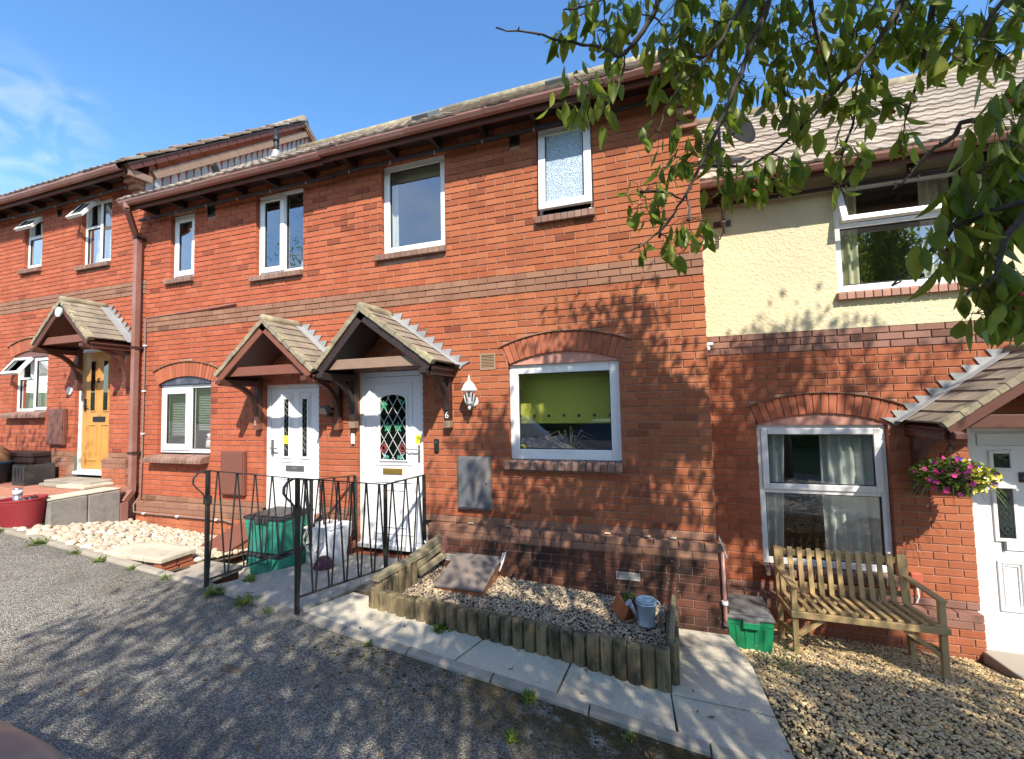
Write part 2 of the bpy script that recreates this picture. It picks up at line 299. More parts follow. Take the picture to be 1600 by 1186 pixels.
# ------------------------------------------------------------------ mesh helpers
WORG = {}
def world_of(o): return WORG.get(o.name, Vector((0, 0, 0))) if o else Vector((0, 0, 0))
class MB:
    def __init__(s): s.v = []; s.f = []
    def add(s, vs, fs):
        o = len(s.v); s.v.extend(vs); s.f.extend(tuple(i+o for i in f) for f in fs)
    def box(s, x0, x1, y0, y1, z0, z1):
        s.add([(x0, y0, z0), (x1, y0, z0), (x1, y1, z0), (x0, y1, z0), (x0, y0, z1), (x1, y0, z1), (x1, y1, z1), (x0, y1, z1)],
              [(0, 3, 2, 1), (4, 5, 6, 7), (0, 1, 5, 4), (1, 2, 6, 5), (2, 3, 7, 6), (3, 0, 4, 7)]); return s
    def obox(s, c, ax, ay, az):
        """box by centre and three half-axis vectors"""
        c = Vector(c); ax, ay, az = Vector(ax), Vector(ay), Vector(az)
        vs = [tuple(c + i*ax + j*ay + k*az) for k in (-1, 1) for j in (-1, 1) for i in (-1, 1)]
        s.add(vs, [(0, 2, 3, 1), (4, 5, 7, 6), (0, 1, 5, 4), (1, 3, 7, 5), (3, 2, 6, 7), (2, 0, 4, 6)]); return s
    def bar(s, a, b, w, h, up=(0, 0, 1)):
        a, b = Vector(a), Vector(b); d = (b-a); L = d.length; d.normalize(); up = Vector(up)
        sd = d.cross(up)
        if sd.length < 1e-4: sd = d.cross(Vector((0, 1, 0)))
        sd.normalize(); u = sd.cross(d)
        return s.obox((a+b)/2, d*L/2, sd*w/2, u*h/2)
    def tube(s, pts, r, n=8, cap=True):
        pts = [Vector(p) for p in pts]; rs = r if isinstance(r, (list, tuple)) else [r]*len(pts)
        o = len(s.v); u = None
        for i, p in enumerate(pts):
            d = (pts[min(i+1, len(pts)-1)] - pts[max(i-1, 0)]).normalized()
            if u is None:
                u = d.cross(Vector((0, 0, 1)))
                if u.length < 1e-3: u = d.cross(Vector((0, 1, 0)))
            u = (u - d*u.dot(d)).normalized(); w = d.cross(u)
            for k in range(n):
                a = 2*math.pi*k/n; s.v.append(tuple(p + (u*math.cos(a) + w*math.sin(a))*rs[i]))
        for i in range(len(pts)-1):
            for k in range(n):
                a = o+i*n+k; b = o+i*n+(k+1) % n; s.f.append((a, b, b+n, a+n))
        if cap: s.f.append(tuple(o+k for k in range(n))[::-1]); s.f.append(tuple(o+(len(pts)-1)*n+k for k in range(n)))
        return s
    def lathe(s, c, prof, n=24, sx=1, sy=1):
        c = Vector(c); o = len(s.v)
        for r, z in prof:
            for k in range(n):
                a = 2*math.pi*k/n; s.v.append((c.x+r*sx*math.cos(a), c.y+r*sy*math.sin(a), c.z+z))
        for i in range(len(prof)-1):
            for k in range(n):
                a = o+i*n+k; b = o+i*n+(k+1) % n; s.f.append((a, b, b+n, a+n))
        return s
    def prism(s, poly, axis, a, b):
        """extrude a 2-D polygon: axis 'x' -> poly in (y,z); 'y' -> (x,z); 'z' -> (x,y)"""
        def P(u, v, w): return {'x': (w, u, v), 'y': (u, w, v), 'z': (u, v, w)}[axis]
        n = len(poly); vs = [P(u, v, a) for u, v in poly] + [P(u, v, b) for u, v in poly]
        s.add(vs, [tuple(range(n))[::-1], tuple(range(n, 2*n))] + [(i, (i+1) % n, n+(i+1) % n, n+i) for i in range(n)]); return s
    def ring(s, x0, x1, y0, y1, z0, z1, w, wb=None):
        """rectangular frame in the XZ plane, four butted bars"""
        wb = w if wb is None else wb
        s.box(x0, x0+w, y0, y1, z0, z1); s.box(x1-w, x1, y0, y1, z0, z1)
        s.box(x0+w, x1-w, y0, y1, z0, z0+wb); s.box(x0+w, x1-w, y0, y1, z1-w, z1); return s
    def mesh(s, name, org=(0, 0, 0), smooth=False):
        me = bpy.data.meshes.new(name); o = Vector(org)
        me.from_pydata([(x-o.x, y-o.y, z-o.z) for x, y, z in s.v], [], s.f); me.update()
        if smooth: me.polygons.foreach_set('use_smooth', [True]*len(me.polygons))
        return me
    def build(s, name, mat, parent=None, smooth=False, bev=0, org=None):
        w = world_of(parent) if org is None else Vector(org)
        me = s.mesh(name, w, smooth); o = bpy.data.objects.new(name, me); COL.objects.link(o)
        me.materials.append(mat)
        o.location = w - world_of(parent)
        if parent: o.parent = parent
        WORG[o.name] = w
        if bev:
            b = o.modifiers.new('bevel', 'BEVEL'); b.width = bev; b.segments = 2; b.limit_method = 'ANGLE'
        return o
def fixn(me):
    import bmesh
    bm = bmesh.new(); bm.from_mesh(me); bmesh.ops.recalc_face_normals(bm, faces=bm.faces); bm.to_mesh(me); bm.free()
def inst(name, me, loc, parent=None, rot=(0, 0, 0), scale=(1, 1, 1)):
    o = bpy.data.objects.new(name, me); COL.objects.link(o)
    o.location = Vector(loc) - world_of(parent); o.rotation_euler = rot; o.scale = scale
    if parent: o.parent = parent
    return o
def tag(o, label=None, cat=None, group=None, kind=None):
    if label: o['label'] = label
    if cat: o['category'] = cat
    if group: o['group'] = group
    if kind: o['kind'] = kind
    return o
def thing(name, label, cat, loc, group=None):
    o = bpy.data.objects.new(name, None); COL.objects.link(o); o.location = loc; WORG[o.name] = Vector(loc)
    o.empty_display_size = .1
    return tag(o, label, cat, group)
def text_obj(name, txt, size, loc, mat, parent, ext=.002):
    cu = bpy.data.curves.new(name, 'FONT'); cu.body = txt; cu.size = size; cu.extrude = ext; cu.align_x = 'CENTER'; cu.align_y = 'CENTER'
    tmp = bpy.data.objects.new('tmp', cu); COL.objects.link(tmp)
    dg = bpy.context.evaluated_depsgraph_get(); me = bpy.data.meshes.new_from_object(tmp.evaluated_get(dg))
    bpy.data.objects.remove(tmp); me.name = name; me.materials.clear(); me.materials.append(mat)
    o = inst(name, me, loc, parent, (R(90), 0, 0)); return o
def project(p):
    d = Vector(p) - CAM; w = d.dot(FWD)
    if w < .05: return None
    return (800 + 665.85*d.dot(RGT)/w, 593 - 665.85*d.dot(UPV)/w, w)
def lerp_tab(tab, x):
    if x <= tab[0][0]: return tab[0][1]
    for (a, u), (b, v) in zip(tab, tab[1:]):
        if x <= b: return u + (v-u)*(x-a)/(b-a)
    return tab[-1][1]

# ------------------------------------------------------------------ ground levels (the street climbs to the left)
KZ = [(-30, 2.2), (-11, .82), (-8.1, .60), (-4.6, .33), (-3.45, .25), (-.45, .0), (.17, -.04), (1.5, -.13), (6, -.45), (30, -2.2)]
KY = [(-30, -1.43), (-8.1, -1.43), (-4.6, -1.46), (-3.45, -1.55), (-.45, -1.70), (.17, -1.78), (1.5, -1.9), (6, -2.2), (30, -3.5)]
def kz(x): return lerp_tab(KZ, x)
def ky(x): return lerp_tab(KY, x)
def road_z(x, y): return kz(x) - .018 + .022*max(0, ky(x)-y)
def path_z(x, y):
    z = kz(x)
    if x > -.8:
        t = min(1, max(0, (x+.8)/.3)); return z*(1-t) + t*min(z, -.13 + (-.1-y)*.1)
    return z
def grav_z(x, y):
    b = -.29 - .205*(y-.05) - .03*(x-.6); t = min(1, max(0, (x-.1)/.6))
    return min(b, path_z(.14, y)-.012)*(1-t) + b*t
def pebb_z(x, y):                                   # cobbles between kerb and wall of the left house
    zw = .355 + .06*(-7.95-x)*-1*0 - .055*(x+7.95); zk = kz(x) - .0
    t = min(1, max(0, (y-ky(x))/(-.1-ky(x)))); return zk*(1-t) + zw*t
def sheet(name, xs, ys, zf, mat, kind='structure', parent=None):
    b = MB()
    for y in ys:
        for x in xs: b.v.append((x, y if not callable(y) else y(x), zf(x, y if not callable(y) else y(x))))
    n = len(xs)
    for j in range(len(ys)-1):
        for i in range(n-1): b.f.append((j*n+i, j*n+i+1, (j+1)*n+i+1, (j+1)*n+i))
    o = b.build(name, mat, parent)
    if kind: o['kind'] = kind
    return o
def fr(a, b, n): return [a + (b-a)*i/n for i in range(n+1)]
hill = lambda x, y: -.075*max(-60, min(60, x)) - .75 + .02*max(-60, min(0, y+7))*-1
sheet('ground', [-900, -300, -60, -30, -15, 0, 15, 30, 60, 300, 900], [-900, -300, -60, -30, -9.2, -5, 0, 8, 60, 300, 900],
      lambda x, y: hill(x, y) if y < 12 else hill(x, 0), DIRT)
xs = fr(-30, 30, 120)
sheet('road', xs, [lambda x: -7.6, lambda x: -5.0, lambda x: -3.5, lambda x: ky(x)-.8, lambda x: ky(x)-.3, lambda x: ky(x)-.002], road_z, ASPH)
sheet('grass_bank', xs, [-20, -13, -10, -8.2, -7.55], lambda x, y: road_z(x, -7.6) + (.06 if y < -7.58 else -.02) + max(0, -8.2-y)*.16, DIRT)
# kerb edging: one stone after another
kb = MB()
for x0, x1 in zip(xs[:-1], xs[1:]):
    if x0 > 6 or x1 < -13: continue
    kb.obox(((x0+x1)/2, (ky(x0)+ky(x1))/2+.035, (kz(x0)+kz(x1))/2-.13), ((x1-x0)/2, (ky(x1)-ky(x0))/2, (kz(x1)-kz(x0))/2), (0, .03, 0), (0, 0, .1))
kerb = tag(kb.build('kerb', CONCD), kind='structure')
x = -12.4
while x < 2.2:
    L = .9 if x < -3.3 else .68
    L *= random.uniform(.9, 1.06); x1 = x+L-.012; b = MB(); hw = .04
    prof = [(-hw, -.12), (hw, -.12), (hw, 0), (-hw+.025, .0), (-hw+.006, -.008), (-hw, -.028)]
    vs = []
    dz = random.uniform(-.006, .006); dy = random.uniform(-.006, .006)
    for xx in (x, x1):
        for (py, pz) in prof: vs.append((xx, ky(xx)+.04+py+dy, kz(xx)+pz+.006+dz))
    n = len(prof)
    b.add(vs, [tuple(range(n))[::-1], tuple(range(n, 2*n))] + [(i, (i+1) % n, n+(i+1) % n, n+i) for i in range(n)])
    b.build('kerb_stone', CONCD, kerb); x += L
# slab path in front of the raised bed and round its end
path = sheet('path', fr(-4.0, .06, 17), [lambda x: ky(x)+.08, lambda x: -1.0 if x < -.6 else -.6, lambda x: -.9 if x < -.6 else -.1], lambda x, y: path_z(x, y)-.03, SOILM)
def slab(quad, th=.05, dz=0, parent=path, mat=CONC, zf=path_z, name='paving_slab'):
    b = MB(); tx = random.uniform(-.004, .004)
    top = [(x, y, zf(x, y)+dz+tx) for x, y in quad]
    b.add([(x, y, z-th) for x, y, z in top] + top, [(0, 3, 2, 1), (4, 5, 6, 7), (0, 1, 5, 4), (1, 2, 6, 5), (2, 3, 7, 6), (3, 0, 4, 7)])
    return b.build(name, mat, parent, bev=.006)
jt = [(-3.30, -3.45), (-2.49, -2.74), (-1.82, -1.97), (-1.15, -1.20), (-.478, -.452)]
g = .008
for (a0, a1), (b0, b1) in zip(jt[:-1], jt[1:]):
    slab([(a1+g, ky(a1)+.085), (b1-g, ky(b1)+.085), (b0-g, -1.0), (a0+g, -1.0)])
slab([(-.452+g, ky(-.45)+.085), (.178, ky(.17)+.085), (.155, -1.26), (-.478+g, -1.26)])
slab([(-.478+g, -1.245), (.154, -1.245), (.136, -.64), (-.47+g, -.64)])
slab([(-.47+g, -.625), (.134, -.625), (.062, -.11), (-.45+g, -.11)])
mh = slab([(-.40, -.50), (-.19, -.515), (-.20, -.27), (-.40, -.26)], th=.02, dz=.004, mat=CONCD, name='manhole_cover')

# ------------------------------------------------------------------ scattered stones
ICO = None
def ico():
    global ICO
    if ICO is None:
        t = (1+5**.5)/2
        v = [Vector(p).normalized() for p in [(-1, t, 0), (1, t, 0), (-1, -t, 0), (1, -t, 0), (0, -1, t), (0, 1, t), (0, -1, -t), (0, 1, -t), (t, 0, -1), (t, 0, 1), (-t, 0, -1), (-t, 0, 1)]]
        f = [(0, 11, 5), (0, 5, 1), (0, 1, 7), (0, 7, 10), (0, 10, 11), (1, 5, 9), (5, 11, 4), (11, 10, 2), (10, 7, 6), (7, 1, 8), (3, 9, 4), (3, 4, 2), (3, 2, 6), (3, 6, 8), (3, 8, 9), (4, 9, 5), (2, 4, 11), (6, 2, 10), (8, 6, 7), (9, 8, 1)]
        ICO = (v, f)
    return ICO
def scatter(name, n, area, zf, size, mat, flat=.6, parent=None, sink=.25):
    """n loose stones in one stuff mesh"""
    v, f = ico(); b = MB(); rv = random.Random(len(name)*31)
    (x0, x1, y0, y1, ok) = area; k = 0
    while k < n:
        x, y = rv.uniform(x0, x1), rv.uniform(y0, y1)
        if ok and not ok(x, y): continue
        k += 1; r = rv.uniform(*size)/2
        q = Matrix.Rotation(rv.uniform(0, 6.28), 3, 'Z') @ Matrix.Rotation(rv.uniform(-.5, .5), 3, 'X')
        sx, sy, sz = r*rv.uniform(.9, 1.4), r*rv.uniform(.7, 1.05), r*flat*rv.uniform(.7, 1.2)
        c = Vector((x, y, zf(x, y) + sz*(1-2*sink)*rv.uniform(.5, 1.5)))
        b.add([tuple(c + q @ Vector((p.x*sx*rv.uniform(.85, 1.1), p.y*sy*rv.uniform(.85, 1.1), p.z*sz))) for p in v], f)
    o = b.build(name, mat, parent); o['kind'] = 'stuff'
    return o
def stone_meshes(tag_, k, sub=1):
    out = []
    import bmesh
    for i in range(k):
        bm = bmesh.new(); bmesh.ops.create_icosphere(bm, subdivisions=2, radius=1)
        off = Vector((i*7.3, 1.7*i, 3))
        for vv in bm.verts:
            vv.co *= 1 + .28*mnoise.noise(vv.co*1.1 + off) + .08*mnoise.noise(vv.co*3 + off)
        me = bpy.data.meshes.new(tag_); bm.to_mesh(me); bm.free()
        me.polygons.foreach_set('use_smooth', [True]*len(me.polygons)); me.materials.append(PEBB); out.append(me)
    return out
# gravel in front of the cream house
def in_grav(x, y):
    e = lerp_tab([(-1.78, .178), (-1.24, .154), (-.62, .134), (-.1, .062), (.8, .03)], y)
    return y > ky(x)+.05 and x > e+.006 and (y < .76 if x < 2.2 else y < .35)
sheet('gravel_bed', fr(.02, 6, 16), [lambda x: ky(x)+.07, lambda x: -1.1, lambda x: -.4, lambda x: .3, lambda x: .9], lambda x, y: grav_z(x, y)-.015, SOILM)
tag(scatter('gravel', 27000, (.03, 3.2, -2.0, .76, in_grav), grav_z, (.011, .028), GRAV, .6), 'loose golden gravel spread below the bench and doorstep', 'gravel')

# ------------------------------------------------------------------ house shell helpers
def brick_mesh(L, H=.065, D=.10, mat=None, c=.003):
    """chamfered brick, front face at y=0, origin at its lower front left corner"""
    b = MB()
    b.add([(c, 0, c), (L-c, 0, c), (L-c, 0, H-c), (c, 0, H-c), (0, c, 0), (L, c, 0), (L, c, H), (0, c, H), (0, D, 0), (L, D, 0), (L, D, H), (0, D, H)],
          [(0, 1, 2, 3), (4, 5, 1, 0), (5, 6, 2, 1), (6, 7, 3, 2), (7, 4, 0, 3), (8, 9, 5, 4), (9, 10, 6, 5), (10, 11, 7, 6), (11, 8, 4, 7)])
    me = b.mesh('brick'); me.materials.append(mat); return me
BRK = {}
def get_brick(L, mat):
    k = (round(L, 3), mat.name)
    if k not in BRK: BRK[k] = brick_mesh(L, mat=mat)
    return BRK[k]
def grid_rects(x0, x1, z0, z1, holes):
    """rectangle minus rectangular holes as a list of rectangles"""
    xs = sorted({x0, x1} | {min(max(v, x0), x1) for h in holes for v in h[:2]}); out = []
    for a, b in zip(xs[:-1], xs[1:]):
        if b-a < 1e-4: continue
        m = (a+b)/2; cuts = sorted((max(z0, h[2]), min(z1, h[3])) for h in holes if h[0] < m < h[1])
        z = z0
        for c0, c1 in cuts:
            if c0 > z+1e-4: out.append((a, b, z, c0))
            z = max(z, c1)
        if z < z1-1e-4: out.append((a, b, z, z1))
    return out
def brick_wall(house, spans, holes, arches, matf, y0, row0, z_hi, z_lo, mort=MORT, name='wall', x_off=0.0, quota=300, proud=None):
    """a wall part with its bricks: row0 = z of the reference bed joint; matf(row) gives the brick material (None = no brick)"""
    xa = min(s[0] for s in spans); xb = max(s[1] for s in spans)
    mb = MB()
    for s in spans:
        for a, b, c, d in grid_rects(s[0], s[1], z_lo(s) if callable(z_lo) else z_lo, z_hi, [(h[0]-.006, h[1]+.006, h[2]-.006, (h[4] if len(h) > 4 else h[3]+.006)) for h in holes]):
            mb.box(a, b, y0+.009, y0+.11, c, d)
    wall = mb.build(name, mort, house)
    items = []
    rmin = int(math.floor(((min(z_lo(s) for s in spans) if callable(z_lo) else z_lo)-row0)/.075)); rmax = int(math.floor((z_hi-row0)/.075))
    rv = random.Random(int(abs(row0)*100)+len(spans))
    for r in range(rmin, rmax+1):
        z = row0 + r*.075 + .010
        zm = z+.0325; mat = matf(r, zm)
        if mat is None: continue
        for s in spans:
            zl = z_lo(s) if callable(z_lo) else z_lo
            if z < zl-.05: continue
            segs = [(s[0], s[1])]
            cut = [(h[0], h[1]) for h in holes if h[2]-.03 < zm < h[3]+.0]
            for (cx, cz, r0, r1, hw) in arches:
                if cz < zm and zm < cz+r1+.02:
                    q = (r1+.012)**2-(zm-cz)**2
                    if q > 0:
                        e = min(math.sqrt(q), hw*(zm-cz)/math.sqrt(max(1e-6, r1*r1-hw*hw))+.012)
                        if zm-cz > math.sqrt(r0*r0-(hw*r0/r1)**2)-.04: cut.append((cx-e, cx+e))
            for c0, c1 in cut:
                ns = []
                for a, b in segs:
                    if c1 <= a or c0 >= b: ns.append((a, b)); continue
                    if c0 > a: ns.append((a, c0))
                    if c1 < b: ns.append((c1, b))
                segs = ns
            off = (.1125 if r % 2 else 0) + x_off
            for a, b in segs:
                k = math.ceil((a-off)/.225-1e-6); js = [a]
                while off+k*.225 < b-1e-4:
                    j = off+k*.225
                    if j-js[-1] > .045 and b-j > .045: js.append(j)
                    k += 1
                js.append(b)
                for i, (p, q) in enumerate(zip(js[:-1], js[1:])):
                    l = p + (.005 if i else 0); L = q-l-(.005 if i < len(js)-2 else 0)
                    if L < .03: continue
                    pr = proud(r) if proud else 0
                    items.append((l, y0-pr+rv.uniform(-.0016, .0016), z+rv.uniform(-.0012, .0012), L, mat))
    def key(it):
        p = project((it[0]+it[3]/2, it[1], it[2]))
        return 1e9 if p is None or not (-30 < p[0] < 1630 and -20 < p[1] < 1210) else p[2]
    items.sort(key=key)
    for l, y, z, L, mat in items[:quota]: inst('brick', get_brick(round(L, 2) if abs(L-.215) > .004 else .215, mat), (l, y, z), wall)
    rest = {}
    for l, y, z, L, mat in items[quota:]: rest.setdefault(mat.name, (mat, []))[1].append((l, y, z, L))
    first = None
    if rest:
        b = MB(); mats = []; mi = []
        for nm, (mat, lst) in rest.items():
            k = len(mats); mats.append(mat)
            for l, y, z, L in lst:
                c = .003; H = .065; D = .10
                n0 = len(b.f)
                b.add([(l+u, y+v, z+w) for u, v, w in [(c, 0, c), (L-c, 0, c), (L-c, 0, H-c), (c, 0, H-c), (0, c, 0), (L, c, 0), (L, c, H), (0, c, H), (0, D, 0), (L, D, 0), (L, D, H), (0, D, H)]],
                      [(0, 1, 2, 3), (4, 5, 1, 0), (5, 6, 2, 1), (6, 7, 3, 2), (7, 4, 0, 3), (8, 9, 5, 4), (9, 10, 6, 5), (10, 11, 7, 6), (11, 8, 4, 7)])
                mi += [k]*(len(b.f)-n0)
        o = b.build('brickwork', mats[0], wall); o['kind'] = 'stuff'
        for m in mats[1:]: o.data.materials.append(m)
        o.data.polygons.foreach_set('material_index', mi)
    return wall
def arch(house, cx, cz, r0, r1, hw, y0, board, nb=19):
    """segmental arch of soldier bricks with a thin tile creasing over it and a board under it"""
    th = math.asin(hw/r1); a = MB()
    n = 24
    vs = []
    for i in range(n+1):
        t = -th + 2*th*i/n
        for r in (r0+.004, r1-.004): vs.append((cx+r*math.sin(t), y0+.006, cz+r*math.cos(t)))
    fs = [(2*i, 2*i+1, 2*i+3, 2*i+2) for i in range(n)]
    k = len(vs); vs += [(x, y0+.105, z) for x, y, z in vs]
    fs += [(k+2*i, k+2*i+2, k+2*i+3, k+2*i+1) for i in range(n)] + [(2*i, 2*i+2, k+2*i+2, k+2*i) for i in range(n)] + [(2*i+1, k+2*i+1, k+2*i+3, 2*i+3) for i in range(n)]
    fs += [(0, k, k+1, 1), (2*n, 2*n+1, k+2*n+1, k+2*n)]
    a.add(vs, fs); ar = a.build('arch', MORT, house)
    for i in range(nb):
        t0 = -th + 2*th*(i+.07)/nb; t1 = -th + 2*th*(i+.93)/nb; b = MB()
        d = random.uniform(-.002, .002)
        q = [(cx+r*math.sin(t), cz+r*math.cos(t)) for r, t in ((r0, t0), (r0, t1), (r1, t1), (r1, t0))]
        b.prism(q, 'y', y0-.004+d, y0+.1); b.build('arch_brick', B_SOLD, ar, bev=.003)
    c = MB(); m = 44
    for i in range(m):
        t0 = -th*1.05 + 2*th*1.05*i/m; t1 = -th*1.05 + 2*th*1.05*(i+.96)/m; e = random.uniform(-.004, .004)
        q = [(cx+r*math.sin(t), cz+r*math.cos(t)) for r, t in ((r1+.002, t0), (r1+.002, t1), (r1+.016, t1), (r1+.016, t0))]
        c.prism(q, 'y', y0-.022+e, y0+.02)
    c.build('tile_creasing', B_BAND, ar)
    if board:
        b = MB(); poly = []
        hw0 = r0*math.sin(th)
        for i in range(n+1):
            t = -th + 2*th*i/n; poly.append((cx+r0*math.sin(t), cz+r0*math.cos(t)))
        zb = cz + r0*math.cos(th) - .012
        b.prism([(cx-hw0, zb)] + poly + [(cx+hw0, zb)], 'y', y0+.022, y0+.09); b.build('arch_board', board, ar)
    return ar
def sill(house, x0, x1, zt, y0, out=.055, h=.085, bull=False, y_in=.05, mat=B_SILL):
    """row of headers on edge, weathered top"""
    core = MB().box(x0+.006, x1-.006, y0-out+.012, y0+y_in, zt-h+.006, zt-.03 if not bull else zt-h+.02).build('window_sill', MORT_D, house)
    n = max(3, round((x1-x0)/.0745)); w = (x1-x0)/n
    for i in range(n):
        d = random.uniform(-.002, .002); yo = y0-out+d
        if bull: prof = [(y0+y_in, zt), (y0+y_in, zt-h), (yo, zt-h), (yo, zt-h*.62), (yo+.012, zt-h*.36), (yo+.04, zt-h*.2)]
        else: prof = [(y0+y_in, zt), (y0+y_in, zt-h), (yo, zt-h), (yo, zt-.022), (yo+.006, zt-.014)]
        b = MB(); b.prism(prof, 'x', x0+i*w+.004, x0+(i+1)*w-.004)
        b.build('sill_brick', mat, core, bev=.003)
    return core
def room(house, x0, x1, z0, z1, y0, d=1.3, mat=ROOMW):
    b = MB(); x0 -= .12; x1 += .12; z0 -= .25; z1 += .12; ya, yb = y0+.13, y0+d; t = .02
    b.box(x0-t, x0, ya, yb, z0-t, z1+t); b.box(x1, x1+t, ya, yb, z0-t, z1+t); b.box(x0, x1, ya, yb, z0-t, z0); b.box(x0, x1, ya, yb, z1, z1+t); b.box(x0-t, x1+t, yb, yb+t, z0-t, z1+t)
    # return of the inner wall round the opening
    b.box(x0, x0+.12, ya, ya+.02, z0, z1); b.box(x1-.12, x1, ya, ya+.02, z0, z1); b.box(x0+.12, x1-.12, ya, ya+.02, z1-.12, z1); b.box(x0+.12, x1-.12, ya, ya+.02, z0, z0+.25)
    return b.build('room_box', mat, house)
class Win:
    """uPVC window: outer frame; panes and sashes are added one by one"""
    def __init__(s, house, x0, x1, z0, z1, y, fw=.052, wall_y=0, label=None, dark=ROOMW, rd=1.3):
        s.h = house; s.y = y; s.x0, s.x1, s.z0, s.z1, s.fw = x0, x1, z0, z1, fw
        s.root = MB().ring(x0, x1, y, y+.065, z0, z1, fw, fw+.008).build('window', UPVC, house, bev=.006)
        if label: s.root['label'] = label
        room(house, x0, x1, z0, z1, y-.05, rd, dark)
    def bar(s, a, b, c, d): MB().box(a, b, s.y+.001, s.y+.064, c, d).build('mullion', UPVC, s.root, bev=.004)
    def pane(s, a, b, c, d, mat=GLASS, dy=.03): MB().box(a+.006, b-.006, s.y+dy, s.y+dy+.006, c+.006, d-.006).build('pane', mat, s.root); MB().ring(a, b, s.y+dy-.012, s.y+dy+.010, c, d, .009).build('glazing_seal', GASKET, s.root)
    def sash(s, a, b, c, d, w=.055, mat=GLASS, name='sash'):
        MB().ring(a, b, s.y-.016, s.y+.04, c, d, w).build(name, UPVC, s.root, bev=.008)
        s.pane(a+w, b-w, c+w, d-w, mat, .006)
    def tilted(s, a, b, c, d, ang, w=.05, mat=GLASS, hinge='top', name='open_sash'):
        """sash hung at its top edge, swung outwards"""
        o = Vector((0, s.y-.012, d)); up = Vector((0, math.sin(ang), math.cos(ang))); nn = Vector((0, -math.cos(ang), math.sin(ang)))
        f = MB(); H = d-c
        def put(mb, x0, x1, u0, u1, n0, n1):
            mb.obox(o+Vector(((x0+x1)/2, 0, 0))+up*((u0+u1)/2)+nn*((n0+n1)/2), ((x1-x0)/2, 0, 0), up*(u1-u0)/2, -nn*(n1-n0)/2)
        put(f, a, a+w, -H, 0, 0, .05); put(f, b-w, b, -H, 0, 0, .05); put(f, a+w, b-w, -H, -H+w, 0, .05); put(f, a+w, b-w, -w, 0, 0, .05)
        f.build(name, UPVC, s.root, bev=.006)
        g = MB(); put(g, a+w, b-w, -H+w, -w, .02, .026); g.build('pane', mat, s.root)
        k = MB(); put(k, a+w, a+w+.008, -H+w, -w, .027, .045); put(k, b-w-.008, b-w, -H+w, -w, .027, .045); k.build('glazing_seal', GASKET, s.root)
def curtain(house, x0, x1, z0, z1, y, mat, folds=5, amp=.025, name='curtain', lean=0):
    b = MB(); n = folds*8; m = 6
    for j in range(m+1):
        for i in range(n+1):
            u = i/n; v = j/m; b.v.append((x0+(x1-x0)*u + lean*(1-v)*u, y + amp*math.sin(u*folds*2*math.pi + math.sin(v*2+u*3)*.6) + .012*math.sin(7*u+3*v), z0+(z1-z0)*v))
    for j in range(m):
        for i in range(n): b.f.append((j*(n+1)+i, j*(n+1)+i+1, (j+1)*(n+1)+i+1, (j+1)*(n+1)+i))
    o = b.build(name, mat, house, smooth=True); return o
def plinth(house, spans, y0, dz, zg, lowmat, mcop=B_PCOP, quota=300, out=.085):
    """brown course, weathered plinth stretchers and the thicker wall below them"""
    zt = .65+dz
    for a, b in spans:
        core = MB().box(a+.004, b-.004, y0-out+.012, y0+.01, zt-.075, zt-.045).build('plinth_course', MORT_D, house)
        n = max(1, round((b-a)/.225)); w = (b-a)/n
        for i in range(n):
            d = random.uniform(-.002, .002)
            prof = [(y0+.02, zt-.004), (y0+.02, zt-.072), (y0-out+d, zt-.072), (y0-out+d, zt-.052), (y0-out+.012, zt-.042), (y0-.012, zt-.006)]
            MB().prism(prof, 'x', a+i*w+.005, a+(i+1)*w-.005).build('plinth_brick', mcop, core, bev=.004)
    row0 = ROW0+dz
    def mf(r, zm): return (B_BAND if dz > -.5 else B_BAND4) if r >= -36 else lowmat
    return brick_wall(house, spans, [], [], mf, y0-out, row0, zt-.075, zg, mort=MORT_D if lowmat is B_PLIN else MORT, name='plinth_wall', quota=quota)

def tile_mesh(name, w, l, th, mat, roll=False):
    b = MB()
    if not roll:
        b.box(0, w, 0, l, 0, th)
    else:
        n = 10; pr = [(w*i/n, .012*max(0, math.sin(2*math.pi*(i/n)*2-1.2))) for i in range(n+1)]
        for x, z in pr: b.v += [(x, 0, z), (x, l, z), (x, 0, z+th), (x, l, z+th*.7)]
        for i in range(n):
            p, q = 4*i, 4*(i+1)
            b.f += [(p+2, q+2, q+3, p+3), (p, q, q+2, p+2), (p, p+1, q+1, q)]
        b.f += [(0, 2, 3, 1), (4*n, 4*n+1, 4*n+3, 4*n+2)]
    me = b.mesh(name); me.materials.append(mat); return me
T_PL = tile_mesh('tile', .163, .185, .020, TILE)
T_RO = tile_mesh('roof_tile', .302, .40, .022, TILER, True)
T_RO5 = tile_mesh('roof_tile', .302, .40, .022, TILER5, True)

def ribbon(mb, pts, wx, th, axis=Vector((1, 0, 0))):
    """square-section curved member through pts (plane normal = axis)"""
    P = [Vector(p) for p in pts]; o = len(mb.v)
    for i, p in enumerate(P):
        d = (P[min(i+1, len(P)-1)]-P[max(i-1, 0)]).normalized(); n = axis.cross(d).normalized()
        for sx, sn in ((-1, -1), (1, -1), (1, 1), (-1, 1)): mb.v.append(tuple(p+axis*sx*wx/2+n*sn*th/2))
    for i in range(len(P)-1):
        for k in range(4): mb.f.append((o+4*i+k, o+4*i+(k+1) % 4, o+4*i+4+(k+1) % 4, o+4*i+4+k))
    mb.f += [(o, o+3, o+2, o+1), (o+4*len(P)-4, o+4*len(P)-3, o+4*len(P)-2, o+4*len(P)-1)]

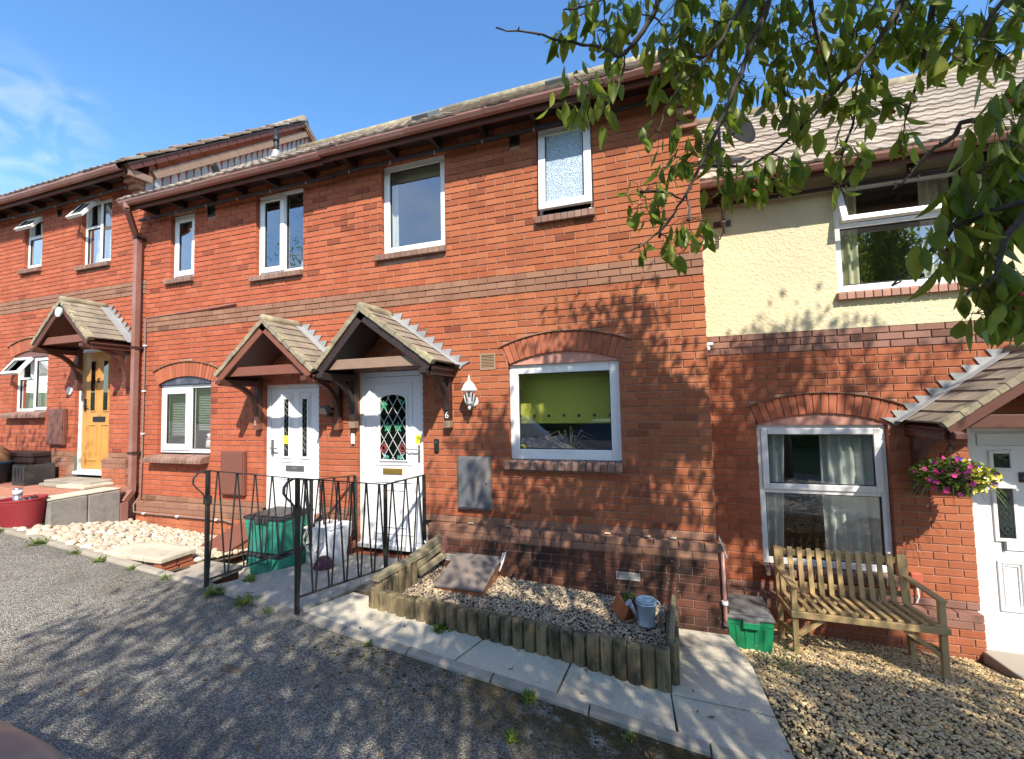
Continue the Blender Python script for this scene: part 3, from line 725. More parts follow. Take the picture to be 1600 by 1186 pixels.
def porch(house, xc, xl, xr, zap, ze, d, y0, timber, tie_mat, barge, flash='R', ztie=None, label=None):
    """gabled tiled door canopy on gallows brackets"""
    root = MB()                                             # soffit boarding
    for xe in (xl, xr):
        a = Vector((xc, 0, zap-.07)); b = Vector((xe, 0, ze-.06)); u = (b-a); L = u.length; u.normalize(); nn = Vector((-u.z, 0, u.x)) if xe > xc else Vector((u.z, 0, -u.x))
        root.obox((a+b)/2+Vector((0, y0-d/2, 0)), u*L/2, (0, d/2-.03, 0), nn*.011)
    can = root.build('porch_canopy', timber, house)
    if label: can['label'] = label
    for xe in (xl, xr):
        sgn = 1 if xe > xc else -1
        a = Vector((xc, y0, zap)); b = Vector((xe, y0, ze)); u = (b-a); L = u.length; u.normalize(); nn = Vector((-u.z*sgn, 0, u.x*sgn))
        if nn.z < 0: nn = -nn
        n = 7; g = L/n
        for i in range(n):                                  # courses from the eave up
            k = math.ceil(d/.165); w = d/k
            for j in range(k):
                base = a + u*(L-i*g) + nn*(.002+.011)
                rows_y = -d + j*w
                q = Matrix((Vector((0, 1, 0)), -u, nn)).transposed()
                # local x along +Y, local y up the slope, local z out of the roof
                tl = (-u*math.cos(.08)+nn*-math.sin(.08)); tn = nn*math.cos(.08)+(-u)*math.sin(.08)
                rot = Matrix((Vector((0, 1, 0)), tl, tn)).transposed()
                if rot.determinant() < 0: rot = Matrix((Vector((0, -1, 0)), tl, tn)).transposed(); base = base + Vector((0, w, 0))
                o = inst('tile', T_PL, base+Vector((0, rows_y, 0))+u*random.uniform(-.004, .004)+nn*(.010+random.uniform(0, .003)), can, rot.to_euler(), (w/.163*.985, (g*1.45)/.185, 1))
        # bargeboard and mortar verge at the front, eaves board
        MB().obox((a+b)/2+Vector((0, -d+.012, 0))-nn*.05, u*(L/2), (0, .012, 0), nn*.05).build('bargeboard', barge, can, bev=.004)
        vb = MB(); m = 14
        for i in range(m):
            t0 = i/m; t1 = (i+1)/m; e = random.uniform(-.006, .006)
            vb.obox(a+u*L*(t0+t1)/2+Vector((0, -d+.02, 0))+nn*(.012+e*.5), u*L/m*.52, (0, .042+e, 0), nn*(.028+e*.6))
        vb.build('verge_mortar', RIDGE, can, bev=.006)
        MB().box(xe-.012-sgn*.03, xe+.012-sgn*.03, y0-d+.05, y0, ze-.12, ze-.02).build('eaves_board', timber, can)
        # lead: apron lying on the tiles and stepped teeth dressed into the brickwork
        if flash == 'B' or (flash == 'R' and sgn > 0) or (flash == 'L' and sgn < 0):
            lf = MB(); lf.obox((a+b)/2+Vector((0, -.06, 0))+nn*.046+u*.02, u*(L/2+.02), (0, .06, 0), nn*.003)
            st = max(1, round((zap-ze)/.075)); 
            for i in range(st+1):
                p = a + u*L*(i/st) + nn*.045; q2 = a + u*L*min(1.06, (i+1)/st) + nn*.045
                tx = p.x + sgn*.155
                poly = [(p.x, p.z+.012), (tx, p.z+.016), (q2.x+sgn*.01, q2.z+.005), (q2.x-sgn*.02, q2.z-.03), (p.x-sgn*.03, p.z-.03)]
                lf.prism(poly, 'y', y0-.014-.002*(i % 2), y0-.008)
            lf.build('lead_flashing', LEAD, can)
    pts = [(xc+random.uniform(-.004, .004), y0-d-.01+i*(d+.005)/6, zap+.03+random.uniform(-.005, .005)) for i in range(7)]
    MB().tube(pts, [.058, .062, .056, .062, .058, .062, .056], 10).build('ridge_tile', RIDGE, can, smooth=True)
    zt = ztie if ztie else ze-.0
    s = (zap-ze)/(xr-xc)
    hw = min((zap-.11-zt-.11)/s+.0, (xr-xc)-.06)
    poly = [(xc-hw-.11/s, zt), (xc+hw+.11/s, zt), (xc+hw, zt+.11), (xc-hw, zt+.11)]
    MB().prism(poly, 'y', y0-d+.045, y0-d+.085).build('tie_beam', tie_mat, can, bev=.004)
    # gallows brackets
    for xe in (xl+.085, xr-.085):
        g = MB(); g.box(xe-.035, xe+.035, y0-.075, y0-.004, ze-.62, ze-.02); g.box(xe-.035, xe+.035, y0-d-.02, y0-.075, ze-.12, ze-.045)
        g.box(xe-.04, xe+.04, y0-d-.05, y0-d-.02, ze-.105, ze-.055)
        arc = [(xe, y0-.055-(d-.11)*(1-math.cos(t)), ze-.50+.41*math.sin(t)) for t in [math.pi/2*i/10 for i in range(11)]]
        ribbon(g, arc, .055, .06)
        bk = g.build('bracket', timber, can, bev=.004)
        MB().box(xe-.043, xe+.043, y0-.085, y0-.003, ze-.70, ze-.62).build('bracket_foot', barge if timber is not DARKT else TAUPE, bk, bev=.005)
    return can

GUT = [(-.005, .0), (-.005, -.06), (-.03, -.088), (-.075, -.085), (-.098, -.05), (-.105, -.004), (-.098, -.004), (-.09, -.045), (-.07, -.075), (-.033, -.078), (-.015, -.055), (-.012, .0)]
def gutter(house, x0, x1, y, z, step=.95):
    g = MB().prism([(y+a, z+b) for a, b in GUT], 'x', x0, x1).build('gutter', PVCB, house)
    n = int((x1-x0)/step)
    for i in range(n+1):
        x = x0+.3+i*step
        if x < x1: MB().prism([(y+a*1.06-.001, z+b*1.05+.002) for a, b in GUT[:6]] + [(y-.08, z+.004)], 'x', x-.018, x+.018).build('gutter_bracket', PVCB, g)
    return g
def eaves(house, x0, x1, y0, z, out=.30, timber=BROWNT):
    """fascia, soffit boarding and rafter feet"""
    y = y0-out
    f = MB().box(x0, x1, y-.012, y+.012, z-.125, z+.01).build('fascia', timber, house)
    s = MB(); s.box(x0, x1, y+.014, y0+.02, z+.005, z+.018); s.box(x0, x1, y0-.13, y0-.105, z-.20, z-.165); s.build('soffit_board', DARKT, f)
    k = int((x1-x0)/.6)
    for i in range(k+1):
        x = x0+.25+i*.6
        if x < x1-.05: MB().box(x-.022, x+.022, y+.016, y0-.002, z-.10, z+.003).build('rafter_foot', DARKT, f); MB().box(x-.008, x+.008, y0-.15, y0-.132, z-.225, z-.19).build('rafter_peg', TAUPE, f)
def roof(house, x0, x1, ye, ze, pitch, length, tmesh, rows_obj, gauge=.335, w=.30, mat=TILER, limit=300):
    u = Vector((0, math.cos(pitch), math.sin(pitch))); nn = Vector((0, -math.sin(pitch), math.cos(pitch)))
    a = Vector((0, ye, ze))
    deck = MB().obox(Vector(((x0+x1)/2, ye, ze))+u*length/2-nn*.03, ((x1-x0)/2, 0, 0), u*length/2, nn*.012).build('roof', DARKT, house)
    rot = Matrix((Vector((1, 0, 0)), u*math.cos(.05)+nn*math.sin(.05)*-1, nn*math.cos(.05)+u*math.sin(.05))).transposed().to_euler()
    nr = int(length/gauge); nc = int(round((x1-x0)/w)); w2 = (x1-x0)/nc; cnt = 0; rest = MB()
    for r in range(nr):
        for c in range(nc):
            p = a + Vector((x0+c*w2, 0, 0)) + u*(r*gauge-.05) + nn*(.018+random.uniform(-.003, .003)) + u*random.uniform(-.006, .006)
            if r < rows_obj and cnt < limit: inst('roof_tile', tmesh, p, deck, rot, (w2/.302, 1, 1)); cnt += 1
            else:
                mt = Matrix.LocRotScale(p, rot, Vector((w2/.302, 1, 1)))
                rest.add([tuple(mt @ v.co) for v in tmesh.vertices], [tuple(q.vertices) for q in tmesh.polygons])
    if rest.v: rest.build('roof_tiling', mat, deck)['kind'] = 'stuff'
    top = a+u*length
    MB().tube([(x0, top.y, top.z), ((x0+x1)/2, top.y, top.z), (x1, top.y, top.z)], .11, 10).build('ridge_tile', RIDGE, deck, smooth=True)
    # rear slope and gable infill keep the loft closed
    b2 = MB(); zb = top.z - 3.3*math.tan(pitch)
    b2.obox(Vector(((x0+x1)/2, top.y+1.65, top.z-1.65*math.tan(pitch)-.03)), ((x1-x0)/2, 0, 0), Vector((0, 1.65, -1.65*math.tan(pitch))), (0, .01, .012))
    b2.build('rear_slope', mat, deck)
    return deck
def kneeler(house, x0, x1, y0, z0, n, step, hgt, mat):
    k = None
    for i in range(n):
        b = MB().box(x0, x1, y0-step*(i+1), y0-.002, z0+i*hgt+.005, z0+(i+1)*hgt-.005)
        if k is None: k = b.build('kneeler', mat, house, bev=.003)
        else: b.build('kneeler_brick', mat, k, bev=.003)
    return k
def door(house, x0, x1, z0, z1, y, leaf_mat=UPVC2, label=None):
    rt = MB().ring(x0, x1, y, y+.07, z0, z1, .062, .05).build('door', UPVC, house, bev=.006)
    if label: rt['label'] = label
    lf = MB().box(x0+.066, x1-.066, y+.018, y+.058, z0+.054, z1-.066).build('door_leaf', leaf_mat, rt, bev=.004)
    room(house, x0, x1, z0, z1, y-.05, 1.0, ROOMD)
    MB().box(x0-.01, x1+.01, y-.055, y+.002, z0-.03, z0+.022).build('threshold', UPVC, rt, bev=.006)
    return rt
def mould(rt, a, b, c, d, y, w=.016, mat=UPVC2, name='moulding', pr=.012): return MB().ring(a, b, y-pr, y+.004, c, d, w).build(name, mat, rt, bev=.004)

# ================================================================== HOUSE 6 (white front door with leaded roses)
GR = 'terraced houses stepping down the hill'
h6 = thing('terraced_house', 'red brick terraced house with leaded rose front door and lime blind', 'house', (-2.1, 0, 0), GR)
def zl6(s): return .655
def mat6(r, zm):
    if r in (0, 1, 2, -34): return B_BAND
    return B_RED6 if r < 0 else B_RED
A6 = (-1.416, .897, 1.64, 1.855, .672)
H6 = [(-3.655, -2.774, 3.79, 5.025), (-1.635, -1.03, 3.99, 5.01), (-2.028, -.833, 1.29, 2.43, 2.535), (-4.03, -3.10, .1, 2.42), (-2.36, -2.172, 2.375, 2.56), (-1.95, -1.83, 4.90, 5.05)]
w6 = brick_wall(h6, [(-4.275, -.002)], H6, [A6], mat6, 0, ROW0, 5.25, .655, quota=300, proud=lambda r: .007 if r in (0, 1, 2) else 0)
brick_wall(h6, [(-4.275, -4.03)], [], [], lambda r, z: B_BAND if r == -34 else B_RED, 0, ROW0, .65, .1, quota=20, name='door_pier')
plinth(h6, [(-3.0, .06)], 0, 0, -.3, B_PLIN)
MB().box(-4.04, -3.0, -.02, .3, .0, .205).build('door_step', B_PLIN5, h6)
arch(h6, *A6, 0, PINKB)
# upper left: one fixed light
w = Win(h6, -3.655, -2.774, 3.876, 5.025, .055, fw=.085); w.pane(-3.655+.085, -2.774-.085, 3.876+.093, 5.025-.085)
sill(h6, -3.73, -2.755, 3.876, 0)
curtain(h6, -3.64, -3.52, 3.88, 5.0, .17, CURT, 2, .015); MB().box(-3.6, -2.82, .2, .21, 4.86, 5.02).build('roller_blind', CURTC, h6)
# upper right: frosted bathroom light, ajar
w = Win(h6, -1.635, -1.03, 4.03, 5.01, .055, fw=.035, label='frosted bathroom window ajar at the foot')
w.tilted(-1.635+.02, -1.03-.012, 4.075, 4.995, R(4), .078, OBSC); sill(h6, -1.665, -1.015, 4.03, 0)
# ground floor: wide single pane
w = Win(h6, -2.028, -.833, 1.379, 2.415, .055, fw=.10); w.pane(-2.028+.10, -.833-.10, 1.379+.108, 2.415-.10)
sill(h6, -2.07, -.825, 1.379, 0, out=.075, h=.095)
bl = MB().box(-2.10, -.74, .345, .35, 1.77, 2.46).build('lime_blind', BLIND, w.root)
MB().tube([(-2.10, .347, 1.76), (-.74, .347, 1.76)], .011, 8).build('blind_bar', BLIND, w.root)
for i in range(7):
    x = -2.00+i*.172
    MB().tube([(x+.017*math.cos(a), .341, 1.84+.017*math.sin(a)) for a in [2*math.pi*k/10 for k in range(11)]], .005, 5).build('eyelet', CHROME, w.root)
    MB().tube([(x, .3445, 1.84), (x, .3425, 1.84)], .011, 8).build('eyelet_hole', BLACKP, w.root)
pl = MB()
for k in range(15):
    a = -1.4+2.8*k/14+random.uniform(-.1, .1); L = random.uniform(.18, .36)
    pl.tube([(-1.40, .22, 1.44), (-1.40+L*.6*math.sin(a), .22-.03*math.cos(k), 1.44+L*.8*math.cos(a)+.02), (-1.40+L*1.25*math.sin(a), .22, 1.44+L*.75*math.cos(a)-.06*abs(math.sin(a)))], [.006, .007, .001], 5)
tag(pl.build('houseplant', simple('straw_leaf', (.34, .27, .16), .7), None), 'straw coloured spider plant on the sill under the lime blind', 'houseplant')
MB().tube([(-1.905+.028*math.cos(a), .082, 1.50+.028*math.sin(a)) for a in [2*math.pi*k/14 for k in range(15)]], .010, 6).build('round_sticker', YEL, w.root)
# door 6
d6 = door(h6, -4.03, -3.10, .305, 2.42, .055, label='white door with arched leaded rose glass')
gx0, gx1, gz0, gz1 = -3.745, -3.355, 1.325, 2.06
archp = [(gx0, gz0), (gx1, gz0)] + [((gx0+gx1)/2+(gx1-gx0)/2*math.cos(t), gz1+.085*math.sin(t)) for t in [math.pi*i/12 for i in range(13)]]
MB().prism(archp, 'y', .062, .07).build('door_glass', GLASSD, d6)
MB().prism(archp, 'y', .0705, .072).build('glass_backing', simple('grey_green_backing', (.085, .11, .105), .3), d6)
fp = MB().tube([(x, .066, z) for x, z in archp] + [(archp[0][0], .066, archp[0][1])], .016, 6); fp.build('glazing_moulding', UPVC2, d6)
ld = MB()
cx = (gx0+gx1)/2
def clipz(x, z): return gx0 < x < gx1 and gz0 < z < gz1+.085*math.sqrt(max(0, 1-((x-cx)/((gx1-gx0)/2))**2))
for k in range(-6, 10):
    for sg in (1, -1):
        pts = []
        for j in range(81):
            x = gx0+(gx1-gx0)*j/80; z = gz0+.05+k*.205+sg*(x-cx)*1.6
            if clipz(x, z): pts.append((x, .0605, z))
        if len(pts) > 3: ld.bar(pts[0], pts[-1], .006, .004, up=(0, 1, 0))
ld.build('lead_came', simple('bright_lead', (.62, .63, .64), .4), d6)
RO = simple('rose_glass', (.36, .10, .11), .4); LG = simple('leaf_glass', (.05, .28, .15), .4); TEALG = simple('teal_glass', (.12, .42, .40), .4)
for sx in (-1, 1):
    c = Vector((cx+sx*.135, .058, 1.475)); b = MB()
    for r in (.050, .028): b.tube([c+Vector((r*math.cos(a), 0, r*math.sin(a)*1.05)) for a in [2*math.pi*k/16 for k in range(17)]], .005, 5)
    b.build('rose_motif', RO, d6)
    b = MB()
    for k in range(3): b.tube([c+Vector((sx*-.02*k, 0, -.07-.012*k)), c+Vector((-sx*(.03+.02*k), 0, -.10)), c+Vector((-sx*.07, 0, -.085-.02*k)), c+Vector((-sx*.05*k*.6, 0, -.125))], .005, 5)
    b.build('scroll_motif', TEALG, d6)
    for c2, n in ((Vector((cx+sx*.075, .058, 1.735)), 5), (Vector((cx-.13+(sx+1)*.0, .058, 2.0)), 5) if sx < 0 else (Vector((cx+.14, .058, 2.03)), 3)):
        b = MB()
        for k in range(n):
            a = 2*math.pi*k/n+.3
            t_ = Vector((math.cos(a), 0, math.sin(a))); s_2 = Vector((-math.sin(a), 0, math.cos(a)))
            b.add([tuple(c2), tuple(c2+t_*.035+s_2*.016), tuple(c2+t_*.07), tuple(c2+t_*.035-s_2*.016)], [(0, 1, 2, 3)])
            b.add([tuple(c2+Vector((0, .003, 0))), tuple(c2+t_*.035+s_2*.016+Vector((0, .003, 0))), tuple(c2+t_*.07+Vector((0, .003, 0))), tuple(c2+t_*.035-s_2*.016+Vector((0, .003, 0)))], [(0, 1, 2, 3)])
        b.build('leaf_motif', LG, d6)
mould(d6, -3.83, -3.28, 1.27, 2.27, .073); mould(d6, -3.80, -3.31, 1.06, 1.10, .073, .01)
mould(d6, -3.83, -3.28, .44, 1.08, .073)
mould(d6, -3.72, -3.39, .52, .98, .073)
lb = MB().box(-3.70, -3.425, .060, .074, 1.16, 1.232).build('letterbox', BRASS, d6, bev=.004); MB().box(-3.68, -3.445, .057, .061, 1.175, 1.215).build('letterbox_flap', BRASS, lb, bev=.003)
hd = MB().box(-3.20, -3.175, .045, .072, 1.33, 1.52).build('handle_plate', CHROME, d6, bev=.004); MB().tube([(-3.187, .045, 1.475), (-3.187, .015, 1.475), (-3.33, .012, 1.475)], .009, 8).build('lever', CHROME, hd)
MB().box(-3.24, -3.165, .0695, .0725, 1.535, 1.635).build('door_sticker', YEL, d6)
MB().box(-3.225, -3.18, .0685, .0693, 1.585, 1.62).build('sticker_print', simple('olive_print', (.35, .28, .02), .6), d6)
MB().box(-4.10, -4.055, -.03, -.002, 1.53, 1.66).build('bell_push', WHITEP, h6, bev=.006)
p6 = porch(h6, -3.535, -4.13, -2.66, 3.06, 2.43, .57, 0, DARKT, TAUPE, DARKT, 'B', 2.415, 'dark brown porch canopy with faded tie beam')
text_obj('house_number', '6', .10, (-2.745, -.082, 1.872), simple('number_white', (.72, .72, .7), .5), p6)
# gutters, fascia and roof
gutter(h6, -4.275, -.16, -.315, 5.15); eaves(h6, -4.275, -.2, 0, 5.14)
rf6 = roof(h6, -4.275, .05, -.37, 5.135, R(38.7), 4.35, T_RO5, 13, mat=TILER5)
kneeler(h6, -.19, -.004, 0, 4.66, 5, .055, .095, B_BAND)
MB().prism([(.0, 5.1), (3.1, 7.95), (6.2, 5.1), (6.2, -.3), (.12, -.3), (.12, 5.1)], 'x', -.11, -.004).build('gable_wall', B_RED, h6)
for px, py in ((-1.5, .6), (-3.2, .35)):
    z = 5.135+(py+.37)*math.tan(R(38.7)); MB().obox((px, py, z+.07), (.12, 0, 0), (0, .16, .135), (0, -.03, .035)).build('roof_vent', simple('vent_tile', (.12, .14, .15), .7), rf6, bev=.01)
# wall fittings of house 6
v = MB().ring(-2.36, -2.172, -.006, .03, 2.375, 2.56, .018).build('air_vent', VENTM, h6)
for i in range(9): MB().obox((-2.266, .004, 2.40+i*.0172), (.076, 0, 0), (0, .006, .005), (0, -.001, .002)).build('louvre', VENTM, v)
MB().box(-2.345, -2.187, .02, .03, 2.39, 2.545).build('vent_back', BLACKP, v)
v = MB().ring(-1.95, -1.83, -.004, .03, 4.90, 5.05, .012).build('air_vent', simple('dark_vent', (.03, .02, .015), .6), h6); MB().box(-1.94, -1.84, .02, .03, 4.91, 5.04).build('vent_back', BLACKP, v)
for xa, za in ((-2.75, .30), (-.81, .29)):
    v = MB().ring(xa-.112, xa+.112, -.094, -.05, za-.036, za+.036, .007).build('air_brick', VENTG, h6)
    for i in range(5): MB().box(xa-.1, xa+.1, -.092, -.085, za-.026+i*.0115, za-.020+i*.0115).build('louvre', VENTG, v)
    MB().box(xa-.105, xa+.105, -.0868, -.084, za-.03, za+.03).build('vent_back', BLACKP, v)
MB().prism([(.012, .745), (.012, .70), (.068, .545), (.078, .55)], 'y', -.092, -.05).build('corner_slip', simple('slate_slip', (.34, .33, .32), .7), h6)
pp = MB().tube([(.035, -.105, .60), (.035, -.105, .02), (.035, -.105, -.03)], .017, 10).build('waste_pipe', PVCB, h6, smooth=True)
MB().tube([(.035, -.105, .135), (.035, -.105, .165)], .027, 10).build('pipe_clip', WHITEP, pp); MB().tube([(.035, -.105, -.05), (.035, -.105, -.025)], .025, 10).build('pipe_end', GREYM, pp)
for xx in (-2.5, -2.06, -.62, -.38, -1.0):                       # lime crumbs on the plinth ledge
    MB().obox((xx, -.02, .667), (.03, 0, 0), (0, .012, 0), (0, 0, .006)).build('mortar_crumb', GRAVW, h6, bev=.004)

# ================================================================== HOUSE 5
h5 = thing('terraced_house', 'red brick terraced house with brown cabinet and plain twin strip white door', 'house', (-6.1, 0, 0), GR)
A5 = (-7.06, .855, 1.64, 1.855, .655)
H5 = [(-7.436, -6.925, 3.90, 4.985), (-5.721, -4.887, 3.757, 5.005), (-7.647, -6.54, 1.27, 2.39, 2.495), (-5.55, -4.62, .1, 2.32), (-6.66, -6.51, 4.84, 5.0)]
brick_wall(h5, [(-7.95, -4.275)], H5, [A5], lambda r, z: B_BAND if r in (0, 1, 2, -34) else B_RED, 0, ROW0, 5.25, .655, proud=lambda r: .007 if r in (0, 1, 2) else 0)
brick_wall(h5, [(-4.62, -4.275)], [], [], lambda r, z: B_RED, 0, ROW0, .65, .0, quota=20, name='door_pier')
plinth(h5, [(-7.93, -5.56), (-4.615, -4.05)], 0, 0, -.05, B_PLIN5)
MB().box(-5.56, -4.61, -.05, .3, -.1, .235).build('door_step', CONCD, h5)
arch(h5, *A5, 0, SLATEB, nb=18)
w = Win(h5, -7.436, -6.925, 3.988, 4.976, .06, fw=.045); w.sash(-7.436+.035, -6.925-.035, 4.03, 4.945, .085)
sill(h5, -7.50, -6.91, 3.988, 0); MB().box(-7.36, -7.0, .2, .21, 4.80, 4.95).build('roller_blind', CURTC, w.root)
w = Win(h5, -5.721, -4.887, 3.842, 4.999, .06); xm = -5.27
w.bar(xm-.03, xm+.03, 3.90, 4.95); w.sash(-5.721+.035, xm+.012, 3.885, 4.965, .078); w.pane(xm+.03, -4.887-.052, 3.905, 4.947)
sill(h5, -5.79, -4.875, 3.842, 0)
mg = MB().lathe((-5.03, .19, 3.93), [(.0, 0), (.036, 0), (.04, .05), (.04, .085), (.034, .085), (.03, .01)], 16); mg.tube([(-5.07, .19, 4.0), (-5.10, .19, 3.99), (-5.10, .19, 3.955), (-5.07, .19, 3.945)], .006, 6)
tag(mg.build('mug', WHITEP), 'white mug on the sill of the two light upstairs window', 'mug')
w = Win(h5, -7.647, -6.542, 1.363, 2.372, .06); xm = -7.03
w.bar(xm-.03, xm+.03, 1.425, 2.32); w.sash(-7.647+.035, xm+.012, 1.40, 2.335, .095); w.pane(xm+.03, -6.542-.052, 1.425, 2.32)
sill(h5, -7.74, -6.545, 1.345, 0, out=.13, h=.11, bull=True)
for xa, xb, zb in ((-7.60, -7.06, 1.62), (-7.0, -6.58, 1.70)):
    k = int((2.35-zb)/.025)
    bld = MB().box(xa, xb, .16, .18, 2.33, 2.36).build('venetian_blind', SLATG, w.root)
    for i in range(k): MB().obox(((xa+xb)/2, .17, zb+i*.025), ((xb-xa)/2, 0, 0), (0, .010, .008), (0, -.0006, .0008)).build('blind_slat', SLATG, bld)
cm = thing('indoor_camera', 'small white indoor camera standing on the window sill behind the blind', 'camera', (-6.80, .19, 1.43))
MB().lathe((-6.80, .19, 1.43), [(.0, 0), (.045, 0), (.05, .02), (.045, .10), (.03, .115), (0, .115)], 18).build('base', WHITEP, cm, smooth=True)
MB().lathe((-6.80, .19, 1.535), [(0, 0), (.03, .005), (.052, .03), (.056, .06), (.045, .09), (.02, .108), (0, .11)], 18).build('head', WHITEP, cm, smooth=True)
MB().tube([(-6.80, .14, 1.595), (-6.80, .132, 1.595)], .026, 14).build('lens', BLACKP, cm)
d5 = door(h5, -5.55, -4.62, .245, 2.32, .055, label='white door with two narrow glass strips')
for xa in (-5.285, -4.975):
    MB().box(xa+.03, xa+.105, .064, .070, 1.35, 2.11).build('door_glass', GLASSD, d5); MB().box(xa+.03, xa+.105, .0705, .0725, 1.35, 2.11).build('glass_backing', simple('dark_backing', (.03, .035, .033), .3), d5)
    mould(d5, xa, xa+.135, 1.32, 2.14, .073, .028, pr=.016); mould(d5, xa-.03, xa+.165, 1.27, 2.19, .073, .012)
    b = MB()
    for k in range(8): b.tube([(xa+.067+.02*math.sin(t*2*math.pi+k), .061, 1.40+k*.09+t*.09) for t in (0, .25, .5, .75, 1)], .0018, 4)
    b.build('etched_line', simple('etch', (.5, .5, .5), .5), d5)
mould(d5, -5.35, -5.11, .42, 1.06, .073); mould(d5, -5.05, -4.81, .42, 1.06, .073)
lb = MB().box(-5.225, -4.92, .060, .074, 1.155, 1.228).build('letterbox', GREYM, d5, bev=.004); MB().box(-5.12, -5.03, .057, .061, 1.18, 1.21).build('letterbox_flap', CHROME, lb, bev=.003)
hd = MB().box(-5.46, -5.435, .045, .072, 1.36, 1.57).build('handle_plate', GREYM, d5, bev=.004); MB().tube([(-5.447, .045, 1.46), (-5.447, .015, 1.46), (-5.33, .012, 1.455)], .009, 8).build('lever', GREYM, hd)
MB().box(-5.265, -5.185, .0610, .0635, 1.515, 1.625).build('door_sticker', YEL, d5)
p5 = porch(h5, -4.93, -5.68, -4.19, 3.04, 2.41, .57, 0, BROWNT, REDT, REDT, 'R', 2.40, 'red brown porch canopy with red tie beam')
text_obj('house_number', '5', .09, (-5.595, -.088, 1.80), simple('number_grey', (.5, .45, .4), .5), p5)
gutter(h5, -7.93, -4.275, -.315, 5.13); eaves(h5, -7.95, -4.275, 0, 5.12)
rf5 = roof(h5, -7.95, -4.275, -.37, 5.12, R(38.7), 4.35, T_RO5, 13, mat=TILER5)
v = MB().ring(-6.66, -6.51, -.004, .03, 4.84, 5.0, .014).build('air_vent', simple('dark_vent', (.03, .02, .015), .6), h5); MB().box(-6.65, -6.52, .02, .03, 4.85, 4.99).build('vent_back', BLACKP, v)
MB().tube([(-6.75, .25, 5.55), (-6.75, .15, 5.72)], .05, 12).build('roof_vent', BLACKP, rf5)
# downpipe between the two left houses
dp = MB(); dp.tube([(-7.80, -.37, 5.10), (-7.80, -.37, 4.99)], .045, 8); dp.bar((-7.80, -.37, 5.0), (-8.02, -.12, 4.72), .07, .07); dp.bar((-8.02, -.09, 4.76), (-8.02, -.09, .78), .075, .075, up=(0, 1, 0))
dpo = dp.build('downpipe', PVCB, h5, bev=.006)
MB().bar((-8.02, -.09, .80), (-7.99, -.22, .66), .078, .078).build('pipe_offset', PVCB, dpo, bev=.006)
MB().box(-8.035, -7.945, -.27, -.17, .30, .66).build('pipe_box', PVCB, dpo, bev=.006)
for z in (4.66, 2.95, 1.35): MB().box(-8.07, -7.97, -.135, -.003, z, z+.035).build('pipe_clip', PVCD, dpo)
cb = MB(); pth = [(-7.92, -.02, 3.42), (-7.92, -.02, 2.2), (-7.925, -.022, 1.3), (-7.93, -.03, .72), (-7.94, -.11, .60), (-7.92, -.115, .50), (-7.80, -.112, .49), (-6.9, -.112, .49), (-6.1, -.112, .49), (-5.95, -.12, .47)]
cb.tube(pth, .011, 6); cbo = cb.build('service_cable', CABLE, h5)
for p in ((-7.92, -.02, 3.0), (-7.92, -.02, 2.3), (-7.925, -.02, 1.65), (-7.7, -.115, .49), (-7.0, -.115, .49), (-6.25, -.115, .49)): MB().obox(p, (.022, 0, 0), (0, .018, 0), (0, 0, .012)).build('cable_clip', WHITEP, cbo, bev=.004)
c2 = MB().tube([(-7.91, -.012, 3.43), (-7.2, -.012, 3.445), (-6.6, -.012, 3.46)], .007, 6).build('service_cable', CABLE, h5); MB().tube([(-6.6, -.02, 3.455), (-6.05, -.02, 3.48)], .013, 6).build('cable_sleeve', PVCB, h5)
fl = thing('flue', 'slim black flue standing on the roof against the stepped lead', 'flue', (-7.4, 1.88, 6.9))
MB().tube([(-7.4, 1.88, 6.85), (-7.4, 1.88, 7.48)], .045, 14).build('pipe', BLACKP, fl, smooth=True); MB().tube([(-7.4, 1.88, 7.25), (-7.4, 1.88, 7.36)], .056, 14).build('collar', BLACKP, fl, smooth=True)
MB().lathe((-7.4, 1.88, 6.93), [(.16, -.08), (.09, .02), (.065, .14)], 14).build('lead_slate', LEAD, fl, smooth=True)

# ================================================================== HOUSE 4 (cream upper storey, set back)
Y4 = .85; D4 = -.725
h4 = thing('terraced_house', 'set back terraced house with cream rendered upper storey and brick below', 'house', (2, Y4, -.6), GR)
A4 = (1.165, .175, 1.64, 1.855, .672)
H4 = [(.555, 1.735, .105, 1.70, 1.815), (2.36, 3.29, -.6, 1.68)]
def mat4(r, zm):
    if r in (0, 1, 2): return B_BAND4
    return B_BAND4 if r == -34 else (B_RED4 if r < 3 else None)
brick_wall(h4, [(.005, 5.6)], H4, [A4], mat4, Y4, ROW0+D4, 2.699, -.07, proud=lambda r: .006 if r in (0, 1, 2) else 0)
plinth(h4, [(.005, 2.33)], Y4, D4, -.75, B_RED4)
MB().box(2.3, 3.35, Y4-.02, Y4+.3, -.7, -.46).build('door_step', B_PLIN5, h4)
rb = MB()
for a, b, c, d in grid_rects(.005, 5.6, 2.70, 4.52, [(1.385, 2.515, 3.0, 4.255)]): rb.box(a, b, Y4-.010, Y4+.11, c, d)
rb.build('render_coat', CREAM, h4)
arch(h4, *A4, Y4, PINKB, nb=18)
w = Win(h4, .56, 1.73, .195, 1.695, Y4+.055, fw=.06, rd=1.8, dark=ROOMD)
w.bar(.62, 1.67, .955, 1.015); w.sash(.60, 1.69, .995, 1.655, .065); w.pane(.62, 1.67, .262, .955)
sill(h4, .545, 1.75, .195, Y4, out=.07, h=.09)
curtain(h4, .60, .86, .22, 1.69, Y4+.19, CURT, 3, .03, lean=-.06); curtain(h4, 1.20, 1.67, .22, 1.69, Y4+.19, CURT, 5, .03, lean=.05)
